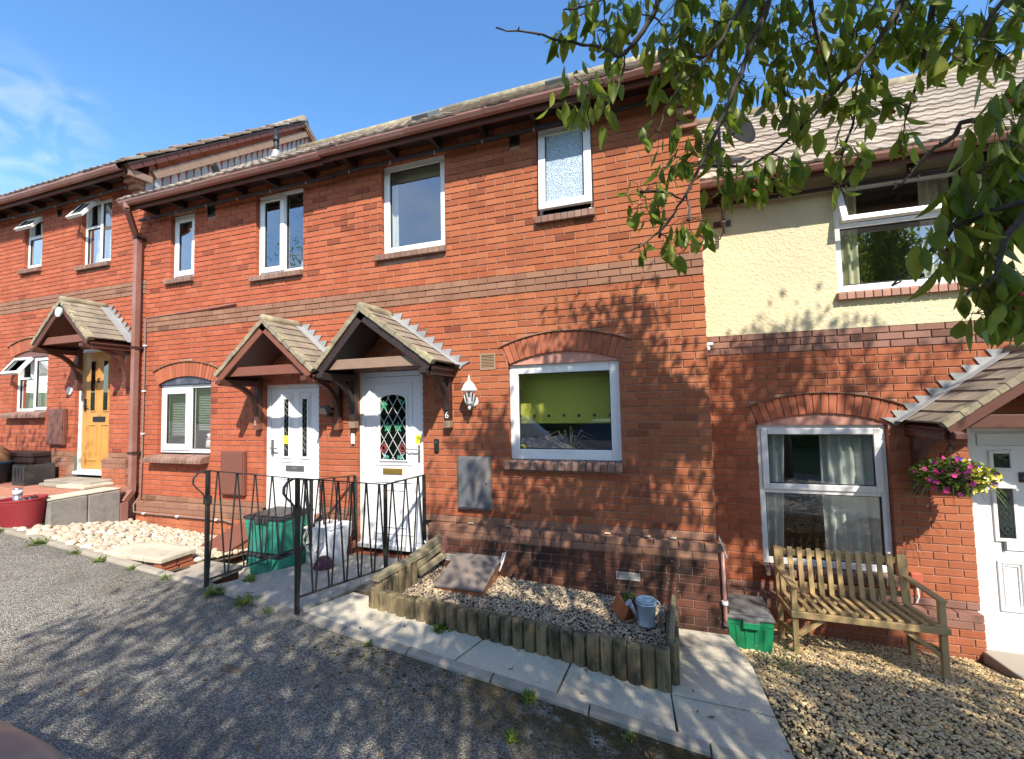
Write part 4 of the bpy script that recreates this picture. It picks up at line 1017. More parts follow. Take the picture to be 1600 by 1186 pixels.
MB().box(.93, 1.03, Y4+.75, Y4+.78, 1.53, 1.68).build('wall_picture', simple('pale_card', (.55, .42, .30), .7), w.root)
MB().box(.96, 1.06, Y4+.9, Y4+.95, .9, 1.5).build('bookcase', simple('book_spines', (.22, .08, .06), .7, .5, 40), w.root)
w = Win(h4, 1.39, 2.51, 3.09, 4.25, Y4+.04, fw=.06, label='upper window with its top sash swung open')
w.bar(1.45, 2.45, 3.775, 3.825); w.pane(1.45, 2.45, 3.165, 3.775); w.tilted(1.40, 2.50, 3.745, 4.225, R(19), .058)
sill(h4, 1.36, 2.56, 3.08, Y4, out=.075, h=.085, mat=simple('pink_sill_brick', (.36, .19, .14), .8, .2, 14, .4, 160, piece=.3))
curtain(h4, 1.44, 1.66, 3.12, 4.24, Y4+.19, CURTC, 3, .025); curtain(h4, 2.22, 2.46, 3.12, 4.24, Y4+.19, CURTC, 3, .025)
d4 = door(h4, 2.36, 3.29, -.40, 1.68, Y4+.055, label='white door with small square light and patterned strip')
yl = Y4+.073
for a, b, c, d in ((2.56, 2.70, 1.265, 1.42), (2.56, 2.70, .60, 1.09), (2.95, 3.09, 1.265, 1.42), (2.95, 3.09, .60, 1.09)):
    mould(d4, a-.02, b+.02, c-.02, d+.02, yl, .03, pr=.018); MB().box(a+.012, b-.012, yl-.010, yl-.005, c+.012, d-.012).build('door_glass', GLASSD, d4)
    MB().box(a+.012, b-.012, yl-.0045, yl-.001, c+.012, d-.012).build('glass_backing', simple('pale_glass_backing', (.30, .38, .38), .4), d4)
    if d-c > .3:
        q = MB(); xm = (a+b)/2
        for k in range(3):
            zc = c+.1+k*.145
            for sx in (-1, 1): q.bar((xm+sx*.045, yl-.012, zc), (xm, yl-.012, zc+.06), .007, .003, up=(0, 1, 0)); q.bar((xm+sx*.045, yl-.012, zc), (xm, yl-.012, zc-.06), .007, .003, up=(0, 1, 0)); q.bar((xm-sx*.03, yl-.012, zc-.05), (xm+sx*.03, yl-.012, zc+.05), .005, .003, up=(0, 1, 0))
            q.box(xm-.012, xm+.012, yl-.0125, yl-.011, zc-.012, zc+.012)
        q.build('etched_pattern', simple('dark_lead', (.03, .04, .045), .5), d4)
for a, b in ((2.54, 2.74), (2.93, 3.11)): mould(d4, a, b, -.07, .40, yl, .026, pr=.016); mould(d4, a+.04, b-.04, -.03, .36, yl, .012)
mould(d4, 2.46, 3.19, 1.48, 1.60, yl, .008); MB().box(2.44, 3.21, yl-.008, yl, -.26, -.235).build('weather_bar', UPVC2, d4)
lb = MB().box(2.60, 2.92, yl-.014, yl, .50, .58).build('letterbox', WHITEP, d4, bev=.004); MB().box(2.595, 2.615, yl-.02, yl-.002, .495, .585).build('letterbox_end', GREYM, lb)
pq = MB().box(2.752, 2.87, yl-.012, yl, 1.14, 1.235).build('number_plaque', BLACKP, d4, bev=.004); text_obj('house_number', '4', .085, (2.797, yl-.0135, 1.188), BRASS, d4)
p4 = porch(h4, 2.72, 1.85, 3.6, 2.36, 1.715, .66, Y4, BROWNT, BROWNT, BROWNT, 'L', 1.70, 'brown porch canopy with weathered tiles')
gutter(h4, .02, 5.6, Y4-.315, 4.36); eaves(h4, .01, 5.6, Y4, 4.35, timber=BROWNT)
roof(h4, .01, 6.3, Y4-.37, 4.35, R(39.6), 3.55, T_RO, 20, gauge=.27, w=.26, mat=TILER)
MB().prism([(Y4+.12, 4.35), (3.2, 6.5), (6.2, 4.3), (6.2, -.7), (Y4+.12, -.7)], 'x', 5.5, 5.6).build('gable_wall', B_RED4, h4)
ae = thing('aerial', 'grey aerial pole bracketed to the cream wall with mesh dish at roof level', 'aerial', (.31, .76, 4.0))
MB().tube([(.31, .74, 3.83), (.31, .74, 5.12)], .018, 10).build('pole', GREYM, ae, smooth=True)
for z in (3.98, 4.24):
    b = MB(); b.box(.22, .40, Y4-.028, Y4-.012, z-.035, z+.035); b.box(.285, .335, .72, Y4-.028, z-.02, z+.02); b.build('bracket', simple('rusty_steel', (.10, .08, .07), .7, .3), ae, bev=.005)
MB().lathe((0, 0, 0), [(.0, 0), (.1, .012), (.2, .045), (.25, .075), (.25, .08), (.19, .052), (.1, .018), (0, .006)], 22).build('dish', simple('dark_mesh_dish', (.022, .022, .022), .9, spec=.1), ae, smooth=True)
ds = bpy.data.objects['dish']; ds.location = Vector((.44, .70, 4.98)) - Vector((.31, .76, 4.0)); ds.rotation_euler = (R(75), 0, R(40))
for v_ in ds.data.vertices: v_.co += Vector((.31, .76, 4.0))
MB().tube([(.46, .66, 4.94), (.50, .42, 5.05), (.50, .40, 5.05)], .012, 8).build('receiver_arm', GREYM, ae)
MB().tube([(.31, .75, 3.9), (.28, .8, 3.80), (.16, .83, 3.77), (.02, .83, 3.78)], .007, 6).build('cable', CABLE, ae)
sb = thing('alarm_box', 'small red box fixed to the brick beside the bench back', 'box', (1.85, .8, .18)); b = MB().box(1.82, 1.91, Y4-.045, Y4-.002, .13, .25).build('case', simple('red_plastic', (.42, .10, .06), .5), sb, bev=.008); MB().tube([(1.87, Y4-.02, .13), (1.875, Y4-.03, .02), (1.86, Y4-.02, -.04)], .008, 6).build('lead', WHITEP, sb)
wl = thing('security_camera', 'little white camera on the corner below the cream render', 'camera', (.06, .8, 2.56))
MB().box(.03, .15, .74, .83, 2.59, 2.625).build('hood', WHITEP, wl, bev=.01); MB().tube([(.05, .78, 2.585), (.10, .72, 2.555)], .022, 10).build('barrel', WHITEP, wl)

# ================================================================== HOUSE 7 (uphill, oak door)
D7 = .615
h7 = thing('terraced_house', 'uphill red brick terraced house with oak door and three ajar windows', 'house', (-10.5, 0, .9), GR)
A7 = (-10.915, 1.468, 1.64, 1.855, .655)
H7 = [(-11.24, -10.70, 4.50, 5.53), (-9.61, -8.83, 4.37, 5.57), (-11.42, -10.41, 1.94, 3.005, 3.11), (-9.64, -8.76, .9, 3.06), (-10.28, -10.16, 5.42, 5.58)]
brick_wall(h7, [(-13.3, -7.955)], H7, [A7], lambda r, z: B_BAND if r in (0, 1, 2, -34) else B_RED7, 0, ROW0+D7, 5.85, 1.27, quota=300, proud=lambda r: .007 if r in (0, 1, 2) else 0)
brick_wall(h7, [(-8.20, -7.955)], [], [], lambda r, z: B_RED7, 0, ROW0+D7, 1.265, .2, quota=40, name='corner_pier')
plinth(h7, [(-13.3, -9.65), (-8.75, -8.19)], 0, D7, .7, B_PLIN5)
arch(h7, *A7, 0, CABR, nb=18)
w = Win(h7, -11.24, -10.70, 4.585, 5.53, .06, fw=.04); w.bar(-11.20, -10.74, 5.17, 5.21); w.sash(-11.215, -10.725, 4.62, 5.19, .05); w.tilted(-11.22, -10.72, 5.2, 5.50, R(33), .05)
sill(h7, -11.30, -10.68, 4.585, 0)
w = Win(h7, -9.61, -8.83, 4.455, 5.57, .06, fw=.04); xm = -9.20
w.bar(xm-.025, xm+.025, 4.50, 5.53); w.bar(-9.57, xm-.025, 5.10, 5.14); w.pane(-9.57, xm-.025, 4.50, 5.10); w.tilted(-9.60, xm-.01, 5.12, 5.54, R(33), .05); w.sash(xm+.01, -8.85, 4.48, 5.54, .055)
sill(h7, -9.67, -8.82, 4.455, 0)
curtain(h7, -9.58, -8.86, 4.46, 5.55, .19, CURT, 7, .02); curtain(h7, -11.2, -10.74, 4.6, 5.5, .19, CURT, 4, .02)
w = Win(h7, -11.42, -10.41, 2.03, 3.0, .06, fw=.045, label='ground floor window with a small sash swung open'); xm = -10.90
w.bar(xm-.025, xm+.025, 2.08, 2.95); w.bar(-11.375, xm-.025, 2.60, 2.64); w.pane(-11.375, xm-.025, 2.08, 2.60); w.tilted(-11.41, xm-.01, 2.62, 2.97, R(33), .05); w.sash(xm+.01, -10.43, 2.05, 2.975, .055)
sill(h7, -11.52, -10.40, 2.03, 0, out=.11, h=.11, bull=True); curtain(h7, -11.4, -10.44, 2.06, 2.98, .2, CURT, 8, .02)
d7 = door(h7, -9.64, -8.76, 1.01, 3.05, .055, OAK, 'oak door with two dark glass strips')
for xa in (-9.37, -9.05):
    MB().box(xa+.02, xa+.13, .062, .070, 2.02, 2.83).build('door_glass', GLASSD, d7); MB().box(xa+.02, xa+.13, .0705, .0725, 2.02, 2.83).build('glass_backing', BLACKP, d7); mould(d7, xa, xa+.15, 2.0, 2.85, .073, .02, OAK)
    mould(d7, xa-.04, xa+.19, 1.20, 1.80, .073, .025, OAK)
MB().box(-9.28, -8.98, .058, .074, 1.84, 1.92).build('letterbox', BLACKP, d7, bev=.004); MB().tube([(-9.13, .06, 2.55), (-9.13, .04, 2.53), (-9.13, .05, 2.47)], .012, 8).build('knocker', BLACKP, d7)
MB().box(-9.50, -9.47, .05, .073, 2.02, 2.22).build('handle_plate', BLACKP, d7); MB().tube([(-9.485, .04, 2.1), (-9.38, .03, 2.09)], .01, 6).build('lever', BLACKP, d7)
p7 = porch(h7, -8.88, -9.56, -8.20, 3.66, 3.05, .57, 0, BROWNT, REDT, BROWNT, 'R', 3.04, 'brown porch canopy with pale disc on its gable')
MB().tube([(-8.88, -.58, 3.50), (-8.88, -.60, 3.50)], .075, 20).build('gable_disc', simple('pale_disc', (.50, .58, .58), .5), p7)
np_ = MB().tube([(-9.76, -.004, 2.36), (-9.76, -.02, 2.36)], .07, 20).build('number_plate', simple('pale_plate', (.65, .62, .58), .5), h7)
gutter(h7, -13.3, -8.0, -.315, 5.72); eaves(h7, -13.3, -7.97, 0, 5.71)
rf7 = roof(h7, -13.3, -7.84, -.37, 5.72, R(39.6), 4.45, T_RO5, 3, mat=TILER5)
kneeler(h7, -8.16, -7.958, 0, 5.27, 5, .055, .085, B_BAND)
v = MB().ring(-10.28, -10.16, -.004, .03, 5.42, 5.58, .012).build('air_vent', simple('dark_vent', (.03, .02, .015), .6), h7); MB().box(-10.27, -10.17, .02, .03, 5.43, 5.57).build('vent_back', BLACKP, v)
# gable above the roof of the next house: wall, bargeboard, brick verge course and stepped lead
pt = math.tan(R(39.6)); ye = -.37; ze = 5.72
yr = ye+4.45*math.cos(R(39.6)); zr = ze+4.45*math.sin(R(39.6))
MB().prism([(.12, 5.0), (.12, ze+(.12-ye)*pt-.06), (yr, zr-.06), (2*yr-.12, 5.5), (2*yr-.12, .5), (.12, .5)], 'x', -8.08, -7.957).build('gable_wall', B_RED7, h7)
u = Vector((0, math.cos(R(39.6)), math.sin(R(39.6)))); nn = Vector((0, -u.z, u.y)); L = 4.45
gb = None
for i in range(20):                                                   # verge course, its colour darkened for the overhang's shade
    c = Vector((-7.90, ye, ze))+u*(L*(i+.5)/20)-nn*.075
    o = MB().obox(c, (.05, 0, 0), u*(L/40-.006), nn*.045)
    if gb is None: gb = o.build('verge', BROWNT, h7, bev=.003)
    else: o.build('verge_brick', BROWNT, gb, bev=.003)
for i in range(9):
    c = Vector((-7.915, ye+.1, ze))+u*(.25+L*.93*(i+.5)/9)-nn*.19
    MB().obox(c, (.025, 0, 0), u*(L*.93/18-.002), nn*.06).build('bargeboard', TAUPE, gb, bev=.003)
MB().obox(Vector((-7.90, ye+.22, ze-.10)), (.02, 0, 0), (0, .16, .01), (0, .0, .05)).build('bargeboard', TAUPE, gb)
for i in range(15):
    c = Vector((-7.885, ye, ze))+u*(L*(i+.5)/15)+nn*(.025+.012*(i % 2))
    MB().obox(c, (.055, 0, 0), u*(L/30+.02)-nn*.014, nn*.02).build('verge_tile', TILER5, gb, bev=.006)
c = Vector((-7.90, yr, zr)); MB().obox(c+Vector((0, .22, -.20)), (.04, 0, 0), (0, .24, -.2), (0, .05, .06)).build('verge_end', B_BAND, gb)
sl6 = math.tan(R(38.7)); sf = MB()
for i in range(27):
    y = -.05+i*.124; z = 5.12+(y+.37)*sl6+.06
    sf.prism([(y, z-.05), (y+.108, z+.04), (y+.104, z+.15), (y+.075, z+.235+.02*(i % 3)), (y+.045, z+.27), (y+.006, z+.13)], 'x', -7.953, -7.943)
sfo = sf.build('lead_flashing', LEAD, rf5)
MB().obox(Vector((-7.88, -.05+1.66, 5.12+(1.61+.37)*sl6+.05)), (.07, 0, 0), Vector((0, 1.7, 1.7*sl6)), (0, -.003, .004)).build('lead_apron', LEAD, rf5)
MB().box(-7.95, -7.80, -.34, .05, 5.20, 5.215).build('lead_saddle', LEAD, rf5)

# ================================================================== FRONT AREAS
# cobbles between the left house and the road
sheet('cobble_bed', fr(-12.5, -5.3, 14), [lambda x: ky(x)+.06, lambda x: -.9, lambda x: -.5, lambda x: -.06], lambda x, y: pebb_z(x, y)-.03, SOILM)
cob = bpy.data.objects['cobble_bed']
SM = stone_meshes('cobble', 8)
def cob_ok(x, y):
    if y < ky(x)+.1 or y > -.10: return False
    if x < -8.0: return y < -1.0
    if x > -6.25 and y < -.98: return False
    return x < -5.35
rv = random.Random(5); pts = []
tries = 0
while len(pts) < 900 and tries < 90000:
    tries += 1
    x, y = rv.uniform(-10.6, -5.3), rv.uniform(-1.4, -.1)
    if not cob_ok(x, y): continue
    near = (y+.1)/-1.3
    r = rv.uniform(.035, .075)*(.45+.75*max(0, near)) if x > -7.2 else rv.uniform(.04, .085)*(.7+.5*near)
    r *= .8
    if any((x-a)**2+(y-b)**2 < (.72*(r+c))**2 for a, b, c in pts): continue
    pts.append((x, y, r))
pts.sort(key=lambda p: -p[2]/(p[0]**2+(p[1]+4.4)**2)**.5)
rest = MB()
for i, (x, y, r) in enumerate(pts):
    sc = (r*rv.uniform(.95, 1.35), r*rv.uniform(.75, 1.05), r*rv.uniform(.5, .75)); rot = (rv.uniform(-.3, .3), rv.uniform(-.3, .3), rv.uniform(0, 6.28)); p = (x, y, pebb_z(x, y)+sc[2]*.35)
    me = SM[i % 8]
    if i < 300: inst('cobble', me, p, cob, rot, sc)
    else:
        import mathutils
        mt = Matrix.LocRotScale(Vector(p), mathutils.Euler(rot), Vector(sc)); rest.add([tuple(mt @ v.co) for v in me.vertices], [tuple(q.vertices) for q in me.polygons])
if rest.v: tag(rest.build('small_cobbles', PEBB, cob, smooth=True), kind='stuff')
tag(scatter('cream_gravel', 2600, (-8.0, -5.3, -1.35, -.1, cob_ok), lambda x, y: pebb_z(x, y)-.01, (.02, .045), GRAVW), 'small cream gravel packed between the cobbles', 'gravel')
# steps and sunk path to the second door
st = thing('garden_steps', 'stone steps with brick riser leading down from the kerb to the sunk path', 'steps', (-5.4, -1.2, .2))
def stair(name, x0, x1, y0, y1, zt, th, mat=CONC): return MB().box(x0, x1, y0, y1, zt-th, zt).build(name, mat, st, bev=.01)
stair('slab', -6.25, -5.62, -1.38, -1.02, .485, .05); stair('slab', -5.61, -5.34, -1.38, -1.02, .483, .05)
rbk = None
for r in range(3):
    for k in range(2):
        o = MB().box(-5.47, -5.365, -1.36+k*.165+(r % 2)*.03, -1.205+k*.165+(r % 2)*.02, .21+r*.075, .275+r*.075)
        o.build('riser_brick', B_PLIN5, st, bev=.006)
MB().box(-6.2, -5.47, -1.34, -1.0, .1, .434).build('riser_core', MORT_D, st)
stair('slab', -5.36, -4.80, -1.30, -.90, .31, .055, CONCD); MB().box(-5.33, -4.83, -1.27, -.93, -.05, .255).build('riser_core', B_PLIN, st)
low = MB(); low.box(-5.6, -4.05, -1.42, -.05, -.1, .13); lp = tag(low.build('sunk_path', CONC), kind='structure')
MB().box(-5.75, -5.6, -1.0, -.1, -.1, .22).build('path_edging', CONCD, lp, bev=.01)
hb = thing('meter_hatch', 'sloping brown hatch half sunk in the cobbles by the left house', 'hatch', (-5.6, -.35, .2))
MB().prism([(-.62, .30), (-.10, .44), (-.10, .2), (-.62, .2)], 'x', -5.85, -5.38).build('box', HATCHB, hb, bev=.01)
MB().obox((-5.615, -.36, .382), (.25, 0, 0), (0, .275, .074), (0, -.003, .012)).build('lid', CABR, hb, bev=.006)
# ramp to the sixth door
ra = MB()
ring_ = [(-4.55, -1.385, .325), (-3.50, -1.47, .262), (-3.08, -.03, .20), (-4.12, -.03, .205)]
ra.add([(x, y, -.1) for x, y, z in ring_] + ring_, [(0, 3, 2, 1), (4, 5, 6, 7), (0, 1, 5, 4), (1, 2, 6, 5), (2, 3, 7, 6), (3, 0, 4, 7)])
ramp_o = tag(ra.build('ramp', RAMPC), kind='structure')
bkw = MB()
for r in range(3):
    for k in range(6):
        a = Vector((-3.485, -1.44, 0)); b2 = Vector((-3.06, -.06, 0)); u = (b2-a); t0 = (k+.02+(r % 2)*.5)/6; t1 = min(1, (k+.96+(r % 2)*.5)/6)
        if t0 >= .98: continue
        c = a+u*((t0+t1)/2); MB().obox(c+Vector((.012, 0, -.03+r*.075)), u*(t1-t0)/2, Vector((u.y, -u.x, 0)).normalized()*.022, (0, 0, .0325)).build('ramp_brick', B_PLIN, ramp_o, bev=.004)
# ------------------------------------------------------------------ railings
def railing(name, label, P, zt, zb, scroll, low_break=None):
    """P: plan points; zt/zb: heights of top and bottom rail at each point"""
    g = thing(name, label, 'railing', (P[0][0], P[0][1], zb[0]-.15), 'railings either side of the ramp')
    P = [Vector((x, y, 0)) for x, y in P]
    for (a, b, t0, t1, b0, b1) in zip(P[:-1], P[1:], zt[:-1], zt[1:], zb[:-1], zb[1:]):
        MB().bar(a+Vector((0, 0, t0)), b+Vector((0, 0, t1)), .040, .010).build('handrail', IRON, g, bev=.002)
        MB().bar(a+Vector((0, 0, b0)), b+Vector((0, 0, b1)), .024, .012).build('bottom_rail', IRON, g)
        n = max(2, round((b-a).length/.165))
        for i in range(n):                                  # zigzag pairs of flat bars
            tA, tM, tB = (i+.08)/n, (i+.5)/n, (i+.92)/n
            for ta, tb in ((tM-.03/n, tA), (tM+.03/n, tB)):
                top = a.lerp(b, ta)+Vector((0, 0, t0+(t1-t0)*ta-.004)); bot = a.lerp(b, tb)+Vector((0, 0, b0+(b1-b0)*tb))
                MB().bar(bot, top, .012, .012).build('baluster', IRON, g)
    for p, t, b, r in zip(P, zt, zb, [.15]+[.03]*(len(P)-1)):
        MB().box(p.x-.016, p.x+.016, p.y-.016, p.y+.016, b-r, t-.003).build('post', IRON, g, bev=.003)
    if scroll:
        d = (P[0]-P[1]).normalized(); o = P[0]+Vector((0, 0, zt[0]))
        pts = [o+d*x+Vector((0, 0, z)) for x, z in ((-.0, .0), (.04, .0), (.085, -.02), (.115, -.06), (.118, -.11), (.09, -.155), (.055, -.195), (.03, -.235), (.015, -.27))]
        r = MB(); ribbon(r, pts, .010, .040, axis=Vector((-d.y, d.x, 0)));
        r2 = MB(); sd = Vector((-d.y, d.x, 0))
        for p, q in zip(pts[:-1], pts[1:]): r2.bar(p, q, .038, .009, up=(q-p).cross(sd))
        r2.build('scroll_end', IRON, g)
        MB().box(P[0].x-.026, P[0].x+.026, P[0].y-.026, P[0].y+.026, zt[0]-.32, zt[0]-.24).build('collar', IRON, g, bev=.004)
    return g
railing('railing', 'black iron zigzag railing on the left of the ramp beside the stacked boxes', [(-4.60, -1.45), (-4.225, -.54), (-4.02, -.05)], [1.415, 1.175, 1.15], [.385, .47, .44], True)
railing('railing', 'black iron zigzag railing on the right of the ramp beside the raised bed', [(-3.455, -1.51), (-3.18, -.635), (-3.025, -.12)], [1.39, 1.183, 1.20], [.385, .34, .36], True)
# ------------------------------------------------------------------ recycling boxes and sack
def crate(x, y, z, w, d, h, col, lid, label, group, band=True, rz=0, hang=True, lidt=True):
    g = thing('recycling_box', label, 'recycling box', (x, y, z), group); w /= 2; d /= 2; b = MB()
    k = .86
    def lvl(f, zz): return [(x-w*f, y-d*f, zz), (x+w*f, y-d*f, zz), (x+w*f, y+d*f, zz), (x-w*f, y+d*f, zz)]
    vs = lvl(k, z)+lvl(.985, z+h*.86)+lvl(1.0, z+h*.86)+lvl(1.0, z+h)+lvl(.95, z+h)+lvl(k-.03, z+.02)
    fs = [(0, 3, 2, 1)]
    for L in range(5):
        for i in range(4): fs.append((4*L+i, 4*L+(i+1) % 4, 4*L+4+(i+1) % 4, 4*L+4+i))
    fs.append((20, 21, 22, 23)); b.add(vs, fs); b.build('body', col, g, bev=.012)
    for i in (-.62, -.22, .22, .62): MB().bar((x+w*i*k, y-d*k-.002, z+.03), (x+w*i*.98, y-d*.985-.002, z+h*.82), .02, .008, up=(0, 1, 0)).build('rib', col, g, bev=.003)
    if hang: MB().box(x-w*.36, x+w*.36, y-d-.03, y-d+.004, z+h*.80, z+h*.97).build('handle', col, g, bev=.006)
    if lidt:
        l = MB().box(x-w*1.05, x+w*1.05, y-d*1.06, y+d*1.06, z+h+.001, z+h+.03).build('lid', lid, g, bev=.008)
        MB().box(x-w*.9, x+w*.9, y-d*.9, y+d*.9, z+h+.031, z+h+.042).build('lid_panel', lid, l, bev=.006)
        MB().box(x-w*.35, x+w*.35, y-d*1.06-.014, y-d*1.06, z+h-.03, z+h+.024).build('lid_clip', lid, l, bev=.004)
    return g
GB = 'recycling boxes with lids'
crate(-4.60, -.62, .13, .48, .42, .25, GREEN1, LIDB, 'teal recycling box with black lid, lower of the stack behind the railing', GB)
crate(-4.60, -.62, .424, .52, .44, .36, GREEN1, LIDB, 'teal recycling box with black lid, topmost of the stack behind the railing', GB, hang=False)
crate(.235, .13, -.315, .37, .46, .33, GREEN2, LIDG, 'bright green recycling box with dusty black lid left of the bench', GB)
sk = thing('rubbish_sack', 'white woven rubbish sack slumped between the teal boxes and the ramp', 'sack', (-4.18, -.35, .13))
b = MB(); n = 14; m = 9
for j in range(m+1):
    v = j/m
    for i in range(n):
        a = 2*math.pi*i/n; c, s_ = math.cos(a), math.sin(a)
        f = (abs(c)**4+abs(s_)**4)**-.25
        rx, ry = .20+.03*v, .17+.02*v; wv = 1+.05*math.sin(5*a+3*v)+.04*math.sin(9*v+2*a)
        b.v.append((-4.18+rx*f*c*wv+.05*v, -.36+ry*f*s_*wv, .13+.50*v+.03*math.sin(3*a)*v))
for j in range(m):
    for i in range(n): b.f.append((j*n+i, j*n+(i+1) % n, (j+1)*n+(i+1) % n, (j+1)*n+i))
b.f.append(tuple(m*n+i for i in range(n))); b.build('bag', SACK, sk, smooth=True)
MB().box(-4.34, -3.95, -.54, -.19, .62, .645).build('flap', SACK, sk, bev=.01)
for sx in (-.1, .1): ribbon_b = MB(); ribbon_b.tube([(-4.15+sx, -.56, .66), (-4.15+sx*1.3, -.61, .52), (-4.15+sx*.6, -.60, .40)], .012, 6); ribbon_b.build('strap', simple('grey_strap', (.3, .29, .28), .8), sk)
lc = MB(); lc.lathe((-3.98, -.62, .21), [(0, 0), (.09, .0), (.11, .06), (.08, .13), (.05, .16), (0, .15)], 10); tag(lc.build('plant_pot', PURPLE, smooth=True), 'small plum coloured bundle on the ramp edge by the white sack', 'bundle')
# ------------------------------------------------------------------ meter cabinets, lamp, small wall things
def cabinet(x0, x1, z0, z1, y, mat, label, dep=.055):
    g = thing('meter_cabinet', label, 'meter cabinet', ((x0+x1)/2, y, z0), 'meter cabinets on the house fronts')
    MB().box(x0, x1, y-dep, y-.002, z0, z1).build('case', mat, g, bev=.006); d = MB().box(x0+.018, x1-.018, y-dep-.012, y-dep, z0+.018, z1-.018).build('cabinet_door', mat, g, bev=.005)
    MB().tube([(x1-.05, y-dep-.012, (z0+z1)/2), (x1-.05, y-dep-.02, (z0+z1)/2)], .012, 10).build('lock', GREYM, d)
cabinet(-2.635, -2.235, .83, 1.41, 0, CABG, 'faded black meter cabinet under the wall lamp')
cabinet(-6.26, -5.83, .815, 1.415, 0, CABR, 'brown meter cabinet between the venetian blind window and the twin strip door')
cabinet(-10.25, -9.80, 1.46, 2.065, 0, CABR, 'brown meter cabinet left of the oak door')
lp_ = thing('wall_lamp', 'white lantern lamp on the brick between porch and lime blind window', 'lamp', (-2.44, 0, 2.04))
MB().lathe((0, 0, 0), [(0, 0), (.05, 0), (.055, .008), (.03, .02), (0, .022)], 18, 1, 1.2).build('back_plate', LAMPW, lp_, smooth=True)
bp_ = bpy.data.objects['back_plate']; bp_.location = (.0, -.0, -.02); bp_.rotation_euler = (R(90), 0, 0)
for v_ in bp_.data.vertices: v_.co += Vector((-2.44, 0, 2.04))
MB().tube([(-2.44, -.015, 2.02), (-2.44, -.07, 1.985), (-2.44, -.115, 1.975), (-2.44, -.135, 1.995)], .014, 8).build('arm', LAMPW, lp_, smooth=True)
lx, ly = -2.44, -.135
MB().lathe((lx, ly, 1.93), [(0, 0), (.012, .005), (.018, .03), (.012, .05), (.03, .06), (.042, .075), (.046, .085), (0, .085)], 16).build('finial_base', LAMPW, lp_, smooth=True)
MB().lathe((lx, ly, 2.015), [(.043, 0), (.066, .135)], 8).build('lantern_glass', glassmat('lamp_glass', (.9, .9, .88), 1.6), lp_)
cgb = MB()
for k in range(8):
    a = 2*math.pi*k/8; cgb.tube([(lx+.044*math.cos(a), ly+.044*math.sin(a), 2.015), (lx+.068*math.cos(a), ly+.068*math.sin(a), 2.152)], .0055, 5)
cgb.build('lantern_frame', LAMPW, lp_)
MB().lathe((lx, ly, 2.15), [(.09, -.006), (.092, .004), (.078, .016), (.066, .05), (.046, .078), (.022, .095), (.014, .105), (.016, .118), (.006, .128), (.008, .145), (.0, .175)], 20).build('lantern_roof', LAMPW, lp_, smooth=True)
MB().lathe((lx, ly, 2.02), [(.016, 0), (.016, .06), (.024, .08), (.02, .115), (0, .125)], 12).build('bulb', WHITEP, lp_, smooth=True)
db = thing('doorbell', 'black doorbell camera on the brick right of the rose door', 'doorbell', (-2.915, 0, 1.47)); MB().box(-2.945, -2.885, -.028, -.002, 1.45, 1.60).build('case', BLACKP, db, bev=.01); MB().tube([(-2.915, -.028, 1.565), (-2.915, -.031, 1.565)], .012, 12).build('lens', GREYM, db)
sl_ = thing('security_light', 'small dark security light between the two adjoining porches', 'light', (-4.40, 0, 1.95)); MB().bar((-4.38, -.004, 1.97), (-4.40, -.09, 1.97), .03, .03).build('arm', BLACKP, sl_); MB().obox((-4.41, -.12, 1.965), (.06, -.012, 0), (.008, .035, .02), (0, -.02, .038)).build('head', GREYM, sl_, bev=.006); MB().obox((-4.385, -.07, 1.90), (.03, 0, 0), (0, .025, 0), (0, 0, .025)).build('sensor', BLACKP, sl_, bev=.006)
jb = thing('cable_box', 'brown cable box on a short post beside the raised bed planks', 'box', (-2.80, -.12, .3)); MB().box(-2.885, -2.755, -.165, -.087, .36, .545).build('case', PVCB, jb, bev=.012); MB().tube([(-2.80, -.12, .37), (-2.80, -.12, .12)], .012, 8).build('conduit', BLACKP, jb); MB().tube([(-2.90, -.12, .42), (-2.94, -.13, .455), (-2.99, -.14, .43), (-3.02, -.13, .47)], .010, 6).build('cable', WHITEP, jb)

# ------------------------------------------------------------------ raised bed
bed = thing('raised_bed', 'timber raised bed of upright logs filled with gravel', 'raised bed', (-1.75, -.7, .1))
def bed_z(x, y): return .19 - .062*(x+2.9) + .02*(y+.6)
nl = 26; LM = {}
for i in range(nl):
    t = (i+.5)/nl; x = -3.0+2.53*t; y = -1.135-.075*t+random.uniform(-.006, .006); zt = .365-.115*t+random.uniform(-.005, .005); zb = path_z(x, y)-.06
    r = .0485
    b = MB(); n = 9; ring = []
    pr = [(-r, -.035), (r, -.035), (r, .018), (r*.72, .040), (0, .050), (-r*.72, .040), (-r, .018)]
    vs = [(x+px+random.uniform(-.001, .001), y-pyy, zb) for px, pyy in pr]+[(x+px*.985, y-pyy, zt-.010) for px, pyy in pr]+[(x+px*.86, y-pyy*.86, zt+random.uniform(-.003, .003)) for px, pyy in pr]
    k = len(pr); fs = [tuple(range(2*k, 3*k))]
    for L in (0, 1):
        for q in range(k): fs.append((L*k+q, L*k+(q+1) % k, (L+1)*k+(q+1) % k, (L+1)*k+q))
    b.add(vs, fs); b.build('log_post', LOG, bed)
for i in range(9):                                        # short returns of logs
    y = -1.10+i*.094; zt = .255-.012*i; x = -.452+i*.004
    MB().tube([(x, y, -.12), (x, y, zt), (x, y, zt+.008)], [.045, .045, .036], 10).build('log_post', LOG, bed)
for i in range(6):
    y = -1.06+i*.096; x = -2.955+i*.012; MB().tube([(x, y, .05), (x, y, .36+i*.012), (x, y, .37+i*.012)], [.045, .045, .036], 10).build('log_post', LOG, bed)
MB().bar((-3.00, -1.07, .415), (-2.855, -.38, .455), .085, .055).build('plank', SLEEP, bed, bev=.01)
